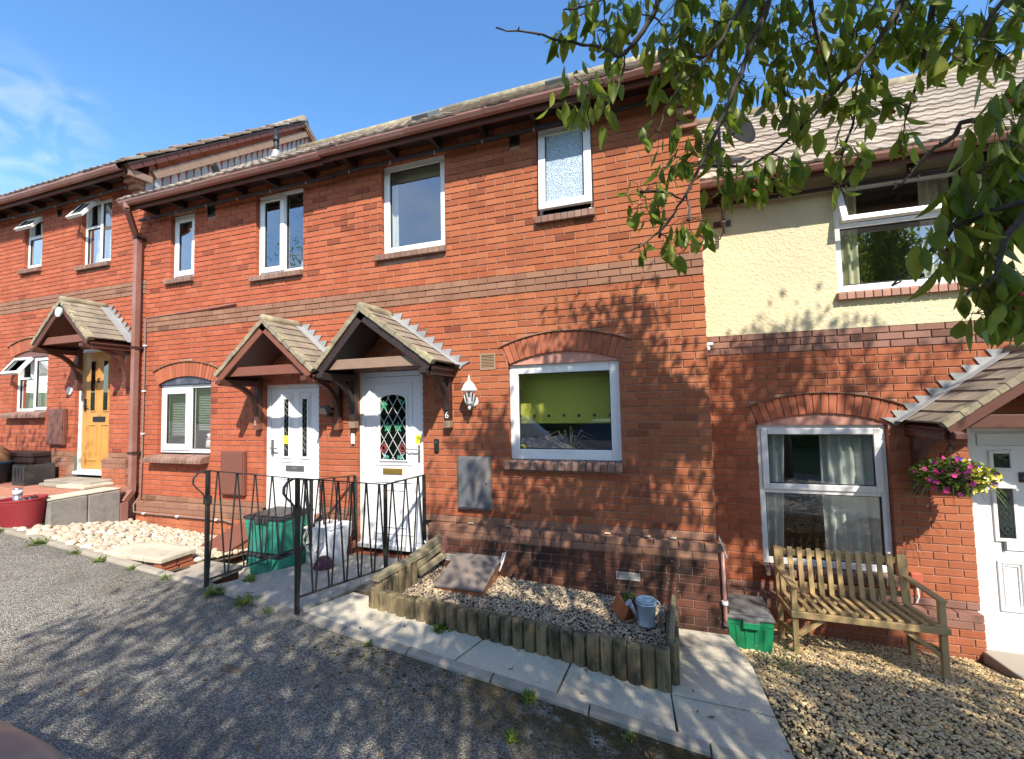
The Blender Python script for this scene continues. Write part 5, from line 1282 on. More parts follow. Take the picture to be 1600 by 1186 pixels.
MB().bar((-2.92, -.60, .43), (-2.83, -.10, .52), .05, .075).build('plank', SLEEP, bed, bev=.01); MB().bar((-2.88, -.55, .36), (-2.80, -.10, .44), .04, .075).build('plank', SLEEP, bed, bev=.01); MB().bar((-2.86, -.52, .28), (-2.78, -.10, .33), .04, .075).build('plank', SLEEP, bed, bev=.01)
MB().bar((-.455, -1.12, .272), (-.405, -.30, .235), .035, .05).build('plank', SLEEP, bed, bev=.008)
MB().box(-2.93, -2.90, -.63, -.57, .1, .47).build('stake', DARKT, bed)
sheet('bed_soil', fr(-2.93, -.44, 10), [lambda x: -1.13, lambda x: -.7, lambda x: -.07], lambda x, y: bed_z(x, y)-.01, SOILM)
tag(scatter('bed_gravel', 12000, (-2.90, -.49, -1.13, -.09, None), bed_z, (.011, .026), GRAVB, .6), 'mixed brown and cream gravel filling the raised bed', 'gravel')
ht = thing('meter_hatch', 'sun faded sloping hatch on terracotta box in the raised bed', 'hatch', (-2.38, -.33, .17))
MB().prism([(-.60, .205), (-.09, .325), (-.09, .1), (-.60, .1)], 'x', -2.62, -2.14).build('box', HATCHB, ht, bev=.01)
MB().obox((-2.38, -.345, .278), (.265, 0, 0), (0, .275, .066), (0, -.003, .013)).build('lid', CABH, ht, bev=.006)
MB().tube([(-2.12, -.10, .3), (-2.09, -.11, .40), (-2.06, -.11, .42), (-2.08, -.13, .34), (-2.11, -.18, .24)], .009, 6).build('hatch_cable', WHITEP, ht)
wc = thing('watering_can', 'dented zinc watering can leaning at the right end of the raised bed', 'watering can', (-.64, -.56, .09))
b = MB(); b.lathe((-.64, -.52, .07), [(0, 0), (.074, 0), (.077, .012), (.07, .02), (.076, .12), (.083, .20), (.086, .205), (.083, .21), (.075, .205), (.07, .10), (0, .03)], 22); b.build('body', ZINC, wc, smooth=True)
MB().tube([(-.715, -.535, .12), (-.745, -.56, .20), (-.765, -.57, .245)], [.018, .016, .020], 10).build('spout', ZINC, wc, smooth=True); MB().tube([(-.765, -.57, .243), (-.783, -.578, .262)], [.020, .034], 12).build('rose', ZINC, wc)
MB().tube([(-.56, -.50, .12), (-.525, -.49, .18), (-.53, -.49, .25), (-.58, -.50, .285), (-.64, -.52, .29)], .008, 8).build('handle', ZINC, wc, smooth=True); MB().tube([(-.64+.085*math.cos(a), -.52+.085*math.sin(a), .255) for a in [2*math.pi*k/24 for k in range(25)]], .006, 6).build('hoop', ZINC, wc)
tp = thing('planter', 'terracotta trough of dry twigs and green sprout beside the zinc can', 'planter', (-.80, -.45, .09))
MB().obox((-.815, -.43, .165), (.055, -.055, -.035), (.05, .06, .0), (.03, -.02, .075)).build('trough', TERR, tp, bev=.008)
MB().obox((-.79, -.445, .235), (.045, -.045, -.028), (.042, .05, .0), (.003, -.002, .008)).build('compost', SOILM, tp)
b = MB()
for k in range(22):
    a = random.uniform(0, 6.28); L = random.uniform(.08, .19); o = Vector((-.80+random.uniform(-.03, .03), -.44+random.uniform(-.02, .02), .23)); d = Vector((math.cos(a)*.6, math.sin(a)*.6, 1)).normalized()
    b.tube([o, o+d*L*.6, o+d*L+Vector((random.uniform(-.03, .03), 0, .0))], [.002, .0015, .0008], 4)
b.build('twig', simple('dry_twig', (.22, .14, .08), .9), tp)
def clump(mat, c, n, r, L, up=.5, w=.35, name='foliage', parent=None, seed=1):
    rv = random.Random(seed); b = MB()
    for k in range(n):
        a = rv.uniform(0, 6.28); e = rv.uniform(.1, 1.3); l = L*rv.uniform(.6, 1.2)
        o = Vector(c)+Vector((rv.gauss(0, r*.4), rv.gauss(0, r*.4), abs(rv.gauss(0, r*.3))))
        d = Vector((math.cos(a)*math.cos(e), math.sin(a)*math.cos(e), math.sin(e)*up+.1)).normalized(); s_ = d.cross(Vector((0, 0, 1)))
        s_ = s_.normalized()*l*w*.5 if s_.length > .01 else Vector((l*w*.5, 0, 0)); q = d*l; dr = Vector((0, 0, -.25*l))
        b.add([tuple(o), tuple(o+q*.45+s_+dr*.1), tuple(o+q+dr), tuple(o+q*.45-s_+dr*.1)], [(0, 1, 2), (0, 2, 3)])
    return b.build(name, mat, parent)
clump(WEED, (-.79, -.47, .24), 60, .07, .035, 1, .5, 'sprout', tp, 3)

# ------------------------------------------------------------------ bench
bn = thing('garden_bench', 'slatted timber garden bench with vertical back slats on golden gravel', 'bench', (1.15, .3, -.33))
bx0, bx1, yf, yb_ = .60, 1.70, .045, .52
zfs, zbs, zt = .085, .045, .478
for x in (bx0, bx1-.045):
    MB().box(x, x+.045, yf, yf+.045, grav_z(x, yf)-.03, .285).build('front_leg', BENCHW, bn, bev=.004)
    MB().bar((x+.022, yb_+.03, grav_z(x, yb_)-.03), (x+.022, yb_+.09, zt), .045, .05, up=(0, 1, 0)).build('back_leg', BENCHW, bn, bev=.004)
    MB().bar((x+.022, yf-.015, .297), (x+.022, yb_+.06, .285), .058, .022).build('armrest', BENCHW, bn, bev=.004)
    MB().bar((x+.022, yf+.04, zfs-.06), (x+.022, yb_+.04, zbs-.06), .04, .05).build('side_rail', BENCHW, bn, bev=.004)
    MB().bar((x+.022, yf+.03, -.12), (x+.022, yb_+.02, -.26), .03, .04).build('side_brace', BENCHW, bn, bev=.004)
MB().box(bx0-.012, bx1+.012, yf-.026, yf-.001, zfs-.052, zfs+.002).build('front_rail', BENCHW, bn, bev=.004)
MB().bar((bx0+.05, yf+.03, -.13), (bx0+.26, yf+.035, zfs-.05), .035, .045, up=(0, 1, 0)).build('front_brace', BENCHW, bn, bev=.004)
MB().bar((bx1-.05, yf+.03, -.15), (bx1-.30, yf+.035, zfs-.05), .035, .045, up=(0, 1, 0)).build('front_brace', BENCHW, bn, bev=.004)
MB().bar((bx0+.05, yb_-.0, zbs-.03), (bx1-.05, yb_-.0, zbs-.03), .035, .05).build('seat_rail', BENCHW, bn); MB().bar((bx0+.05, .28, .02), (bx1-.05, .28, .02), .03, .05).build('seat_rail', BENCHW, bn)
MB().box(bx0+.046, bx1-.046, yb_+.082, yb_+.104, zt-.085, zt-.025).build('top_rail', BENCHW, bn, bev=.004)
MB().box(bx0+.046, bx1-.046, yb_+.045, yb_+.066, .10, .15).build('lower_back_rail', BENCHW, bn, bev=.004)
ns = 13
for i in range(ns):
    x = bx0+.058+(bx1-bx0-.116)*i/(ns-1); j = random.uniform(-.003, .003)
    MB().bar((x+j, yf-.0, zfs+.010), (x, yb_+.01, zbs+.010), .041, .016).build('seat_slat', BENCHW, bn, bev=.003)
    MB().bar((x, yb_+.018, zbs+.015), (x+j, yb_+.078, zt+random.uniform(-.004, .006)), .043, .016, up=(0, 1, 0)).build('back_slat', BENCHW, bn, bev=.003)
# doorstep slab at the cream house
ds_ = tag(MB().obox((2.86, .52, -.46), (.56, 0, -.005), (0, .30, -.015), (0, 0, .075)).build('doorstep', CONCD, bev=.015), 'worn concrete doorstep below the white door with square light', 'step')
sl2 = tag(MB().obox((2.82, -.16, -.43), (.56, 0, -.01), (0, .36, -.06), (0, 0, .03)).build('stepping_slab', CONC, bev=.01), 'paving slab in the gravel in front of the worn doorstep', 'slab')
# ------------------------------------------------------------------ hanging basket
hbk = thing('hanging_basket', 'hanging basket of pink and yellow flowers beside the white door', 'hanging basket', (2.00, .42, 1.0))
bc = Vector((2.00, .42, 1.25))
MB().lathe(bc, [(0, -.16), (.06, -.15), (.11, -.11), (.145, -.04), (.15, .0), (.14, .0), (.10, -.09), (0, -.13)], 18).build('basket', simple('coir_liner', (.10, .065, .035), .95, .3, 30, .6), hbk)
for k in range(3):
    a = 2*math.pi*k/3; MB().tube([bc+Vector((.15*math.cos(a), .15*math.sin(a), 0)), bc+Vector((0, 0, .30))], .004, 5).build('chain', IRON, hbk)
MB().tube([bc+Vector((0, 0, .29)), bc+Vector((-.02, .0, .34)), (1.94, .42, 1.62)], .006, 5).build('hook', IRON, hbk)
rv = random.Random(12)
def bask_pt():
    while True:
        p = Vector((rv.uniform(-1, 1), rv.uniform(-1, 1), rv.uniform(-1, 1)))
        if p.length < 1 and p.length > .35: return bc+Vector((p.x*.315, p.y*.22, .03+p.z*(.155 if p.z > 0 else .20)*(1-.25*abs(p.x))))
fol = MB()
for k in range(1700):
    c = bask_pt(); a = rv.uniform(0, 6.28); e = rv.uniform(-.6, .9); l = rv.uniform(.028, .05)
    d = Vector((math.cos(a)*math.cos(e), math.sin(a)*math.cos(e), math.sin(e))); s_ = d.cross(Vector((rv.uniform(-.4, .4), rv.uniform(-.4, .4), 1))).normalized()*l*.42
    fol.add([tuple(c-d*l*.5), tuple(c+s_), tuple(c+d*l*.5), tuple(c-s_)], [(0, 1, 2, 3)])
for k in range(26):
    a = rv.uniform(0, 6.28); o = bc+Vector((.2*math.cos(a), .15*math.sin(a), -.03)); e = o+Vector((.13*math.cos(a), .1*math.sin(a), -rv.uniform(.06, .2)))
    fol.tube([o, (o+e)/2+Vector((0, 0, .03)), e], .002, 4)
tag(fol.build('foliage', BASKL, hbk), kind='stuff')
def flower_mesh(mat, r, n=5):
    b = MB()
    for k in range(n):
        a = 2*math.pi*k/n; t_ = Vector((math.cos(a), 0, math.sin(a))); s_ = Vector((-math.sin(a), 0, math.cos(a)))
        b.add([(0, 0, 0), tuple(t_*r*.6+s_*r*.42+Vector((0, -.25*r, 0))), tuple(t_*r+Vector((0, -.3*r, 0))), tuple(t_*r*.6-s_*r*.42+Vector((0, -.25*r, 0)))], [(0, 1, 2, 3)])
    me = b.mesh('flower'); me.materials.append(mat); return me
FL = {'p': flower_mesh(PINKF, .024), 'y': flower_mesh(YELF, .017), 'b': flower_mesh(BLUF, .015), 'u': flower_mesh(PURF, .02)}
for k in range(230):
    p = bask_pt(); 
    if p.y > .44: p.y = .84-p.y
    q = p-bc; q.y -= .03
    x = q.x/.3
    t = 'p' if (-.35 < x < .35 and q.z > -.02 and rv.random() < .2) else ('y' if x > .05 else ('p' if rv.random() < .25 else None))
    if q.z > .10 and -.2 < x < .4 and rv.random() < .5: t = 'b'
    if x > .6 and rv.random() < .3: t = 'u'
    if t is None: continue
    inst('flower', FL[t], bc+q, hbk, (rv.uniform(-.5, .5), rv.uniform(-.6, .6), rv.uniform(-.7, .7)), (rv.uniform(.8, 1.2),)*3)
# ------------------------------------------------------------------ uphill forecourt
fc = MB(); fc.box(-13.2, -8.06, -.98, -.02, .2, .86); fco = tag(fc.build('forecourt', MORT), kind='structure')
for i in range(23):
    for j in range(7):
        if i*.2 > 4.3: continue
        x = -8.07-.2*(i+1)+(.1 if j % 2 else 0); MB().box(x+.003, x+.197, -.975+j*.125, -.975+j*.125+.118, .80, .875+random.uniform(-.002, .002)).build('block_paver', PAVER, fco)
rw = thing('retaining_wall', 'low grey stone slab retaining wall beside the red woven pot', 'wall', (-8.0, -.65, .4))
MB().box(-8.05, -7.95, -.64, -.27, .2, .85).build('stone_slab', STONEW, rw, bev=.012); MB().box(-8.05, -7.95, -1.04, -.65, .2, .855).build('stone_slab', STONEW, rw, bev=.012)
MB().box(-8.30, -7.96, -1.05, -.27, .86, .885).build('coping', CONC, rw, bev=.012)
so_ = thing('stone_steps', 'uneven stone step slabs under the oak door', 'steps', (-9.1, -.3, .88))
MB().box(-9.62, -8.50, -.36, -.03, .87, .955).build('slab', CONCD, so_, bev=.015); MB().box(-9.0, -8.36, -.50, -.12, .875, .925).build('slab', CONC, so_, bev=.015); MB().box(-9.5, -9.02, -.47, -.37, .875, .93).build('slab', CONCD, so_, bev=.015)
rp_ = thing('red_pot', 'round red woven pattern pot on the cobbles at the road edge', 'pot', (-8.33, -1.20, .56))
b = MB(); n = 44; prof = [(.20, 0), (.21, .02), (.235, .16), (.242, .30), (.246, .335), (.236, .345), (.222, .335), (.215, .27), (0, .26)]
px_, py_, pz_ = -8.17, -1.20, .57
for j in range(25):
    t = j/24; r0 = .175+.04*t; 
    for i in range(n*2):
        a = math.pi*i/n; rr = r0 + (.004 if (i+j) % 2 and 1 < j < 23 else 0); b.v.append((px_+rr*math.cos(a), py_+rr*math.sin(a), pz_+.335*t))
for j in range(24):
    for i in range(n*2): b.f.append((j*2*n+i, j*2*n+(i+1) % (2*n), (j+1)*2*n+(i+1) % (2*n), (j+1)*2*n+i))
b.build('body', POTR, rp_); MB().lathe((px_, py_, pz_), [(.215, .33), (.224, .345), (.217, .36), (.20, .355), (.192, .33), (.188, .27), (0, .265)], 40).build('rim', POTR, rp_, smooth=True)
MB().lathe((px_, py_, pz_+.266), [(0, .012), (.1, .01), (.187, .0)], 20).build('soil', SOILM, rp_)
b = MB(); 
for dx, dy in ((.05, .05), (.09, -.02), (.02, .1)): b.lathe((px_+dx, py_+dy, pz_+.29), [(.03, -.02), (.045, .02), (.03, .07), (0, .085)], 10)
b.build('dark_pebbles', BLACKP, rp_, smooth=True)
sg = thing('solar_light', 'short steel solar light standing in the red pot', 'light', (px_-.04, py_-.03, pz_+.27))
MB().tube([(px_-.04, py_-.03, pz_+.25), (px_-.04, py_-.03, pz_+.40)], .042, 16).build('post', STEEL, sg, smooth=True); MB().tube([(px_-.04, py_-.03, pz_+.401), (px_-.04, py_-.03, pz_+.47)], .045, 16).build('lens', WHITEP, sg, smooth=True); MB().tube([(px_-.04, py_-.03, pz_+.471), (px_-.04, py_-.03, pz_+.485)], .048, 16).build('cap', STEEL, sg, smooth=True)
tb = thing('plant_tub', 'dark blue tub holding a brown hessian dome on the uphill forecourt', 'tub', (-10.75, -.5, .875))
MB().lathe((-10.75, -.5, .875), [(0, 0), (.20, 0), (.25, .30), (.275, .32), (.27, .36), (.245, .36), (.22, .28), (0, .26)], 24).build('tub', simple('navy_plastic', (.03, .05, .075), .5, .2), tb, smooth=True)
MB().lathe((-10.72, -.5, 1.2), [(.23, 0), (.23, .08), (.19, .2), (.1, .29), (0, .31)], 18).build('hessian', simple('hessian', (.22, .11, .05), .95, .3, 30, .7), tb, smooth=True)
pb = thing('planter_trough', 'long dark timber trough under the uphill ground floor window', 'planter', (-11.0, -.2, .875))
MB().box(-11.9, -10.0, -.33, -.1, 1.30, 1.36).build('top_board', DARKT, pb, bev=.005)
for z in (.92, 1.06, 1.2): MB().box(-11.88, -10.02, -.31, -.285, z, z+.11).build('board', DARKT, pb, bev=.005)
for x in (-11.85, -10.09): MB().box(x, x+.07, -.28, -.1, .875, 1.3).build('end_post', DARKT, pb)
bb_ = thing('storage_crate', 'black crate standing left of the stone step slabs', 'crate', (-9.95, -.35, .875))
b = MB(); b.box(-10.12, -9.78, -.5, -.15, .875, .89)
for x in (-10.12, -9.8): b.box(x, x+.02, -.5, -.15, .89, 1.19)
b.box(-10.1, -9.8, -.5, -.48, .89, 1.19); b.box(-10.1, -9.8, -.17, -.15, .89, 1.19); b.build('crate_shell', LIDB, bb_)
for k in range(4): MB().box(-10.07+k*.08, -10.03+k*.08, -.508, -.501, .93, 1.15).build('rib', LIDB, bb_)
# ------------------------------------------------------------------ kerb weeds
WD = [(-8.05, 'spreading yellow green weed on the kerb below the red pot', .05, 70), (-7.2, 'weed sprawling on the kerb in front of the cobbles', .055, 90), (-6.55, 'small weed on the kerb left of the step slabs', .04, 60), (-6.1, 'pale weed tuft on the kerb before the step slabs', .045, 70),
      (-5.62, 'low weed on the kerb at the right edge of the step slabs', .035, 55), (-5.1, 'dark green weed on the kerb left of the first railing post', .035, 60), (-4.42, 'bushy weed on the kerb right of the first railing post', .055, 110), (-4.02, 'weed tuft on the kerb at the middle of the ramp', .055, 110), (-3.72, 'weed on the kerb near the second railing post', .03, 50)]
for i, (x, lab, r, n) in enumerate(WD):
    y = ky(x)-.03; o = clump(WEED, (x, y, road_z(x, y)), n, r*1.6, r*1.1, .6, .28, 'weed', None, 40+i); tag(o, lab, 'weed', 'weeds along the kerb')
for i, ((x, y), lab, r, n) in enumerate([((-2.25, -1.235), 'leafy green weed growing against the log edging', .06, 130), ((-1.36, -1.70), 'bright weed on the kerb in front of the slab path', .05, 60), ((-.72, -1.76), 'small weed on the kerb near the path corner', .035, 40), ((-1.36, -2.05), 'weed seedling standing in the mossy road edge', .045, 45), ((-2.66, -1.62), 'tiny weed on the kerb below the second railing post', .03, 40), ((-4.35, -1.20), 'grassy weed at the foot of the ramp by the steps', .05, 120)]):
    o = clump(WEED, (x, y, max(road_z(x, y), .13 if x < -4 else -1)), n, r, r*1.1, .9, .38, 'weed', None, 60+i); tag(o, lab, 'weed', 'weeds along the kerb')
tag(clump(WEED, (.40, -.42, grav_z(.4, -.42)), 160, .22, .05, .8, .15, 'grass_tuft', None, 77), 'thin grass coming through the gravel by the path edge', 'grass', kind='stuff')
# moss cushions and fallen litter on the road edge
rv = random.Random(3); b = MB(); v_, f_ = ico()
for k in range(620):
    x = rv.uniform(-3.2, .2); y = ky(x)-abs(rv.gauss(.0, .25))-.01; r = rv.uniform(.003, .014); c = Vector((x, y, road_z(x, y)))
    b.add([tuple(c+Vector((p.x*r*1.3, p.y*r, p.z*r*.28))) for p in v_], f_)
tag(b.build('moss', simple('moss', (.055, .045, .013), .95, .5, 40, .8, 120, col2=(.022, .016, .008))), 'cushions of brown moss along the kerb', 'moss', kind='stuff')
b = MB()
for k in range(240):
    x = rv.uniform(-6, 1.5); y = rv.uniform(-4, -1.0 if x > -3 else -1.5); 
    z = road_z(x, y) if y < ky(x) else path_z(x, y)
    a = rv.uniform(0, 6.28); l = rv.uniform(.01, .028); d = Vector((math.cos(a)*l, math.sin(a)*l, rv.uniform(.0, .006))); s_ = Vector((-d.y, d.x, .003))*.45; c = Vector((x, y, z+.006))
    b.add([tuple(c-d), tuple(c+s_), tuple(c+d), tuple(c-s_)], [(0, 1, 2, 3)])
tag(b.build('leaf_litter', simple('dry_leaf', (.20, .11, .05), .9, .4, 40, 0, piece=.6)), 'dry fallen leaves and petals on road and path', 'leaf litter', kind='stuff')

# branch lines (tip to root) and leaf clumps of the cherry, in metres
TWIGS = {
  'b1': [(-1.134,-2.702,3.718),(-0.984,-2.665,3.68),(-0.843,-2.63,3.624),(-0.713,-2.6,3.593),(-0.653,-2.593,3.56),(-0.605,-2.589,3.517),(-0.574,-2.593,3.522),(-0.524,-2.594,3.568),(-0.454,-2.59,3.657),(-0.414,-2.597,3.754),(-0.34,-2.597,3.943),(-0.176,-2.574,4.222)],
  'b1s': [(-0.607,-2.531,3.564),(-0.651,-2.542,3.506)],
  'b1t': [(-0.585,-2.534,3.564),(-0.58,-2.557,3.502),(-0.603,-2.588,3.42),(-0.632,-2.618,3.286)],
  'b2': [(-0.59,-2.517,2.664),(-0.52,-2.509,2.698),(-0.418,-2.494,2.789),(-0.359,-2.492,2.872),(-0.286,-2.489,3.006),(-0.231,-2.49,3.114),(-0.176,-2.492,3.228),(-0.119,-2.494,3.365),(-0.079,-2.499,3.455),(-0.032,-2.502,3.559),(0.015,-2.507,3.68),(0.109,-2.503,3.931),(0.216,-2.497,4.203)],
  'b2s': [(-0.356,-2.453,2.89),(-0.403,-2.495,2.907),(-0.536,-2.565,2.904)],
  'b2u': [(-0.339,-2.448,2.915),(-0.329,-2.452,2.847),(-0.34,-2.463,2.787)],
  'b2v': [(-0.447,-2.477,2.783),(-0.463,-2.478,2.721)],
  'b3': [(-0.293,-2.236,3.161),(-0.128,-2.207,3.128),(-0.027,-2.199,3.118),(0.088,-2.191,3.175),(0.199,-2.186,3.266),(0.334,-2.176,3.404),(0.427,-2.176,3.489),(0.499,-2.184,3.586),(0.578,-2.191,3.7),(0.649,-2.201,3.817),(0.778,-2.202,4.122)],
  'b3s': [(0.475,-2.059,3.559),(0.461,-2.071,3.381),(0.413,-2.096,3.235),(0.368,-2.123,3.13)],
  'b4': [(0.333,-2.15,3.415),(0.304,-2.216,3.48),(0.245,-2.295,3.594),(0.198,-2.371,3.747),(0.18,-2.444,3.997),(0.267,-2.482,4.255)],
  'b5': [(0.633,-2.097,3.273),(0.644,-2.164,3.367),(0.64,-2.236,3.456),(0.652,-2.309,3.64),(0.719,-2.367,3.899)],
  'b6': [(0.454,-2.342,2.84),(0.473,-2.378,2.856),(0.52,-2.406,2.908),(0.547,-2.44,2.945),(0.586,-2.469,2.959),(0.588,-2.511,2.987),(0.658,-2.528,2.976),(0.744,-2.543,3.015),(0.881,-2.546,3.124),(1.053,-2.543,3.362)],
  'b7': [(0.296,-2.632,2.384),(0.391,-2.659,2.481),(0.442,-2.698,2.547),(0.496,-2.734,2.566),(0.581,-2.76,2.581),(0.721,-2.771,2.658),(0.852,-2.793,2.88)],
  'b8': [(0.494,-2.723,2.343),(0.514,-2.744,2.378),(0.512,-2.774,2.433),(0.539,-2.796,2.504),(0.611,-2.803,2.586)],
  'b9': [(-0.361,-2.532,3.344),(-0.255,-2.529,3.433),(-0.149,-2.528,3.573),(-0.074,-2.536,3.682),(0.054,-2.532,3.892)],
  'b10': [(-0.831,-2.657,3.748),(-0.691,-2.646,3.742),(-0.542,-2.634,3.776),(-0.342,-2.61,3.901)],
  'b11': [(0.696,-2.34,3.287),(0.736,-2.385,3.371),(0.771,-2.43,3.448),(0.869,-2.457,3.563),(1.004,-2.475,3.733)],
}
CLUMPS = [
  ((-0.77,-2.585,3.763),0.102,10,0.095),((-0.662,-2.545,3.687),0.102,10,0.095),((-0.55,-2.51,3.714),0.132,14,0.095),
  ((-0.399,-2.457,3.651),0.132,15,0.095),((-0.284,-2.424,3.737),0.132,14,0.095),((-0.729,-2.551,3.396),0.161,15,0.095),
  ((-0.842,-2.586,3.355),0.088,5,0.095),((-0.872,-2.612,3.657),0.053,4,0.095),((-0.204,-2.393,3.647),0.146,18,0.095),
  ((-0.265,-2.405,3.502),0.132,15,0.095),((-0.101,-2.347,3.44),0.132,15,0.095),((0.004,-2.324,3.642),0.146,18,0.095),
  ((-0.163,-2.358,3.28),0.088,8,0.095),((-0.326,-2.418,3.386),0.064,5,0.095),((-0.39,-2.447,3.534),0.088,8,0.095),
  ((-0.443,-2.447,3.228),0.088,8,0.095),((-0.294,-2.393,3.122),0.123,15,0.095),((-0.38,-2.417,3.051),0.073,6,0.095),
  ((-0.539,-2.46,2.894),0.094,9,0.095),((-0.328,-2.382,2.743),0.102,12,0.095),((-0.486,-2.439,2.82),0.059,3,0.095),
  ((-0.521,-2.44,2.645),0.041,3,0.095),((-0.408,-2.406,2.686),0.047,4,0.095),((-0.173,-2.347,3.017),0.102,10,0.095),
  ((-0.077,-2.313,2.971),0.073,7,0.095),((0.009,-2.288,3.027),0.088,10,0.095),((0.12,-2.251,3.025),0.073,7,0.095),
  ((0.119,-2.271,3.376),0.117,14,0.095),((0.231,-2.198,3.679),0.15,16,0.095),((0.306,-2.157,3.377),0.09,9,0.095),
  ((0.186,-2.189,3.245),0.09,8,0.095),((0.39,-2.127,3.33),0.09,9,0.095),((0.359,-2.126,3.136),0.075,7,0.095),
  ((0.452,-2.093,3.089),0.06,5,0.095),((0.353,-2.119,2.971),0.036,3,0.095),((0.46,-2.124,3.689),0.135,16,0.095),
  ((0.51,-2.097,3.492),0.105,12,0.095),((0.584,-2.064,3.341),0.084,9,0.095),((0.646,-2.034,3.174),0.06,5,0.095),
  ((0.631,-2.067,3.67),0.12,14,0.095),((0.745,-2.03,3.682),0.12,13,0.095),((0.701,-2.298,3.509),0.105,13,0.095),
  ((0.658,-2.304,3.366),0.084,9,0.095),((0.826,-2.256,3.493),0.118,15,0.095),((0.896,-2.227,3.373),0.105,12,0.095),
  ((0.952,-2.217,3.529),0.105,12,0.095),((0.111,-2.282,3.522),0.117,12,0.095),((0.342,-2.156,3.571),0.105,10,0.095),
  ((0.092,-2.301,3.757),0.117,12,0.095),((0.408,-2.148,3.81),0.135,14,0.095),((-0.089,-2.361,3.761),0.132,14,0.095),
  ((0.693,-2.054,3.803),0.12,12,0.095),((0.596,-2.668,2.9),0.084,9,0.1),((0.642,-2.647,2.794),0.088,11,0.1),
  ((0.529,-2.68,2.723),0.088,12,0.1),((0.606,-2.65,2.648),0.088,10,0.1),((0.467,-2.697,2.662),0.063,5,0.1),
  ((0.559,-2.661,2.565),0.08,8,0.1),((0.471,-2.687,2.515),0.067,6,0.1),((0.645,-2.63,2.521),0.084,7,0.1),
  ((0.419,-2.7,2.442),0.046,3,0.1),((0.528,-2.664,2.44),0.067,6,0.1),((0.626,-2.628,2.375),0.08,7,0.1),
  ((0.502,-2.663,2.262),0.076,6,0.1),((0.595,-2.631,2.249),0.067,5,0.1),((0.554,-2.65,2.334),0.063,4,0.1),
  ((0.649,-2.617,2.3),0.063,4,0.1),((0.658,-2.651,2.973),0.074,8,0.1),((0.371,-2.719,2.507),0.038,2,0.1),
]
CROWN_N = 1500

# ------------------------------------------------------------------ cars
def car(label, cx, cy, z, heading, tilt, paint):
    g = thing('parked_car', label, 'car', (0, 0, 0), 'cars parked along the road')
    S = [(0, .52, .24, .50, .56), (.06, .70, .20, .56, .66), (.30, .80, .19, .66, .76), (.70, .845, .19, .76, .87), (1.02, .86, .19, .86, .955), (1.12, .86, .19, .89, 1.0), (1.75, .865, .19, .93, 1.41), (2.4, .865, .19, .95, 1.47), (3.1, .86, .19, .97, 1.43), (3.6, .85, .20, .98, 1.25), (3.86, .82, .22, .98, 1.0), (3.95, .76, .26, .86, .90), (4.0, .66, .32, .7, .74)]
    rows = []
    for x, w, zb, zbelt, zt in S:
        gl = zt-zbelt; rw = w-.06-.22*max(0, gl-.08)/.5*1.1 if gl > .12 else w*.80
        rows.append([(x, 0, zt+.015), (x, rw*.6, zt+.008), (x, rw, zt-.03), (x, w-.035, zbelt+.015), (x, w, zbelt-.06), (x, w*1.005, (zb+zbelt)/2), (x, w*.98, zb+.10), (x, w*.90, zb), (x, 0, zb)])
    body, glass = MB(), MB()
    for sg in (1, -1):
        n = 9; o = len(body.v); vs = [(a, b*sg, c) for r in rows for a, b, c in r]
        fb, fg = [], []
        for i in range(len(S)-1):
            for k in range(n-1):
                q = (i*n+k, i*n+k+1, (i+1)*n+k+1, (i+1)*n+k)
                if (k == 2 and 5 <= i <= 8) or (k in (0, 1) and i in (5, 8)): fg.append(q)
                else: fb.append(q)
        fb.append(tuple(range(n))); fb.append(tuple((len(S)-1)*n+k for k in range(n)))
        body.add(vs, fb); glass.add(vs, fg)
    bo = body.build('body', paint, g, smooth=True); fixn(bo.data); sm = bo.modifiers.new('subsurf', 'SUBSURF'); sm.levels = sm.render_levels = 1
    wn_ = glass.build('window', simple('tinted_car_glass', (.012, .015, .018), .05, 0, 10, 0, spec=1.0), g)
    for x in (.78, 3.22):
        for sg in (1, -1):
            c = Vector((x, sg*.76, .30)); w_ = MB().tube([c-Vector((0, .10, 0)), c+Vector((0, .10, 0))], .305, 22).build('wheel', BLACKP, g, bev=.03)
            MB().tube([c+Vector((0, sg*.085, 0)), c+Vector((0, sg*.107, 0))], .20, 16).build('rim', STEEL, w_)
    for sg in (1, -1):
        MB().obox((.16, sg*.57, .60), (.10, .10*sg, .012), (-.05, .05*sg, 0), (0, 0, .034)).build('headlight', simple('lamp_lens', (.62, .66, .64), .12, .1, 30, 0), g, bev=.015)
        MB().obox((3.90, sg*.66, .80), (.05, 0, 0), (0, .12, 0), (0, 0, .10)).build('tail_light', simple('red_lens', (.35, .01, .01), .2), g, bev=.02)
        MB().obox((1.42, sg*.90, .98), (.06, 0, 0), (0, .08, 0), (0, 0, .055)).build('wing_mirror', paint, g, bev=.02)
        MB().box(1.7, 1.84, sg*.873-.01, sg*.873+.01, .82, .85).build('door_handle', paint, g); MB().box(2.6, 2.74, sg*.873-.01, sg*.873+.01, .84, .87).build('door_handle', paint, g)
        MB().tube([(.02, 0, .46), (.08, sg*.6, .46), (.3, sg*.815, .47)], .016, 6).build('bumper_trim', LIDB, g)
    MB().box(-.02, .02, -.26, .26, .36, .47).build('number_plate', WHITEP, g)
    MB().box(-.005, .03, -.45, .45, .50, .55).build('grille', BLACKP, g)
    g.rotation_euler = (0, tilt, heading); g.location = (cx, cy, z); return g
PAINT1 = simple('rose_silver_paint', (.26, .225, .21), .38, .05, 4, 0, metal=.2); PAINT2 = simple('slate_blue_paint', (.30, .35, .40), .2, .05, 4, 0, metal=.3)
car('rose silver car parked at the left with only its front corner in view', -2.05, -4.08, road_z(-2.05, -4.08)-.01, R(202), -.068, PAINT1)
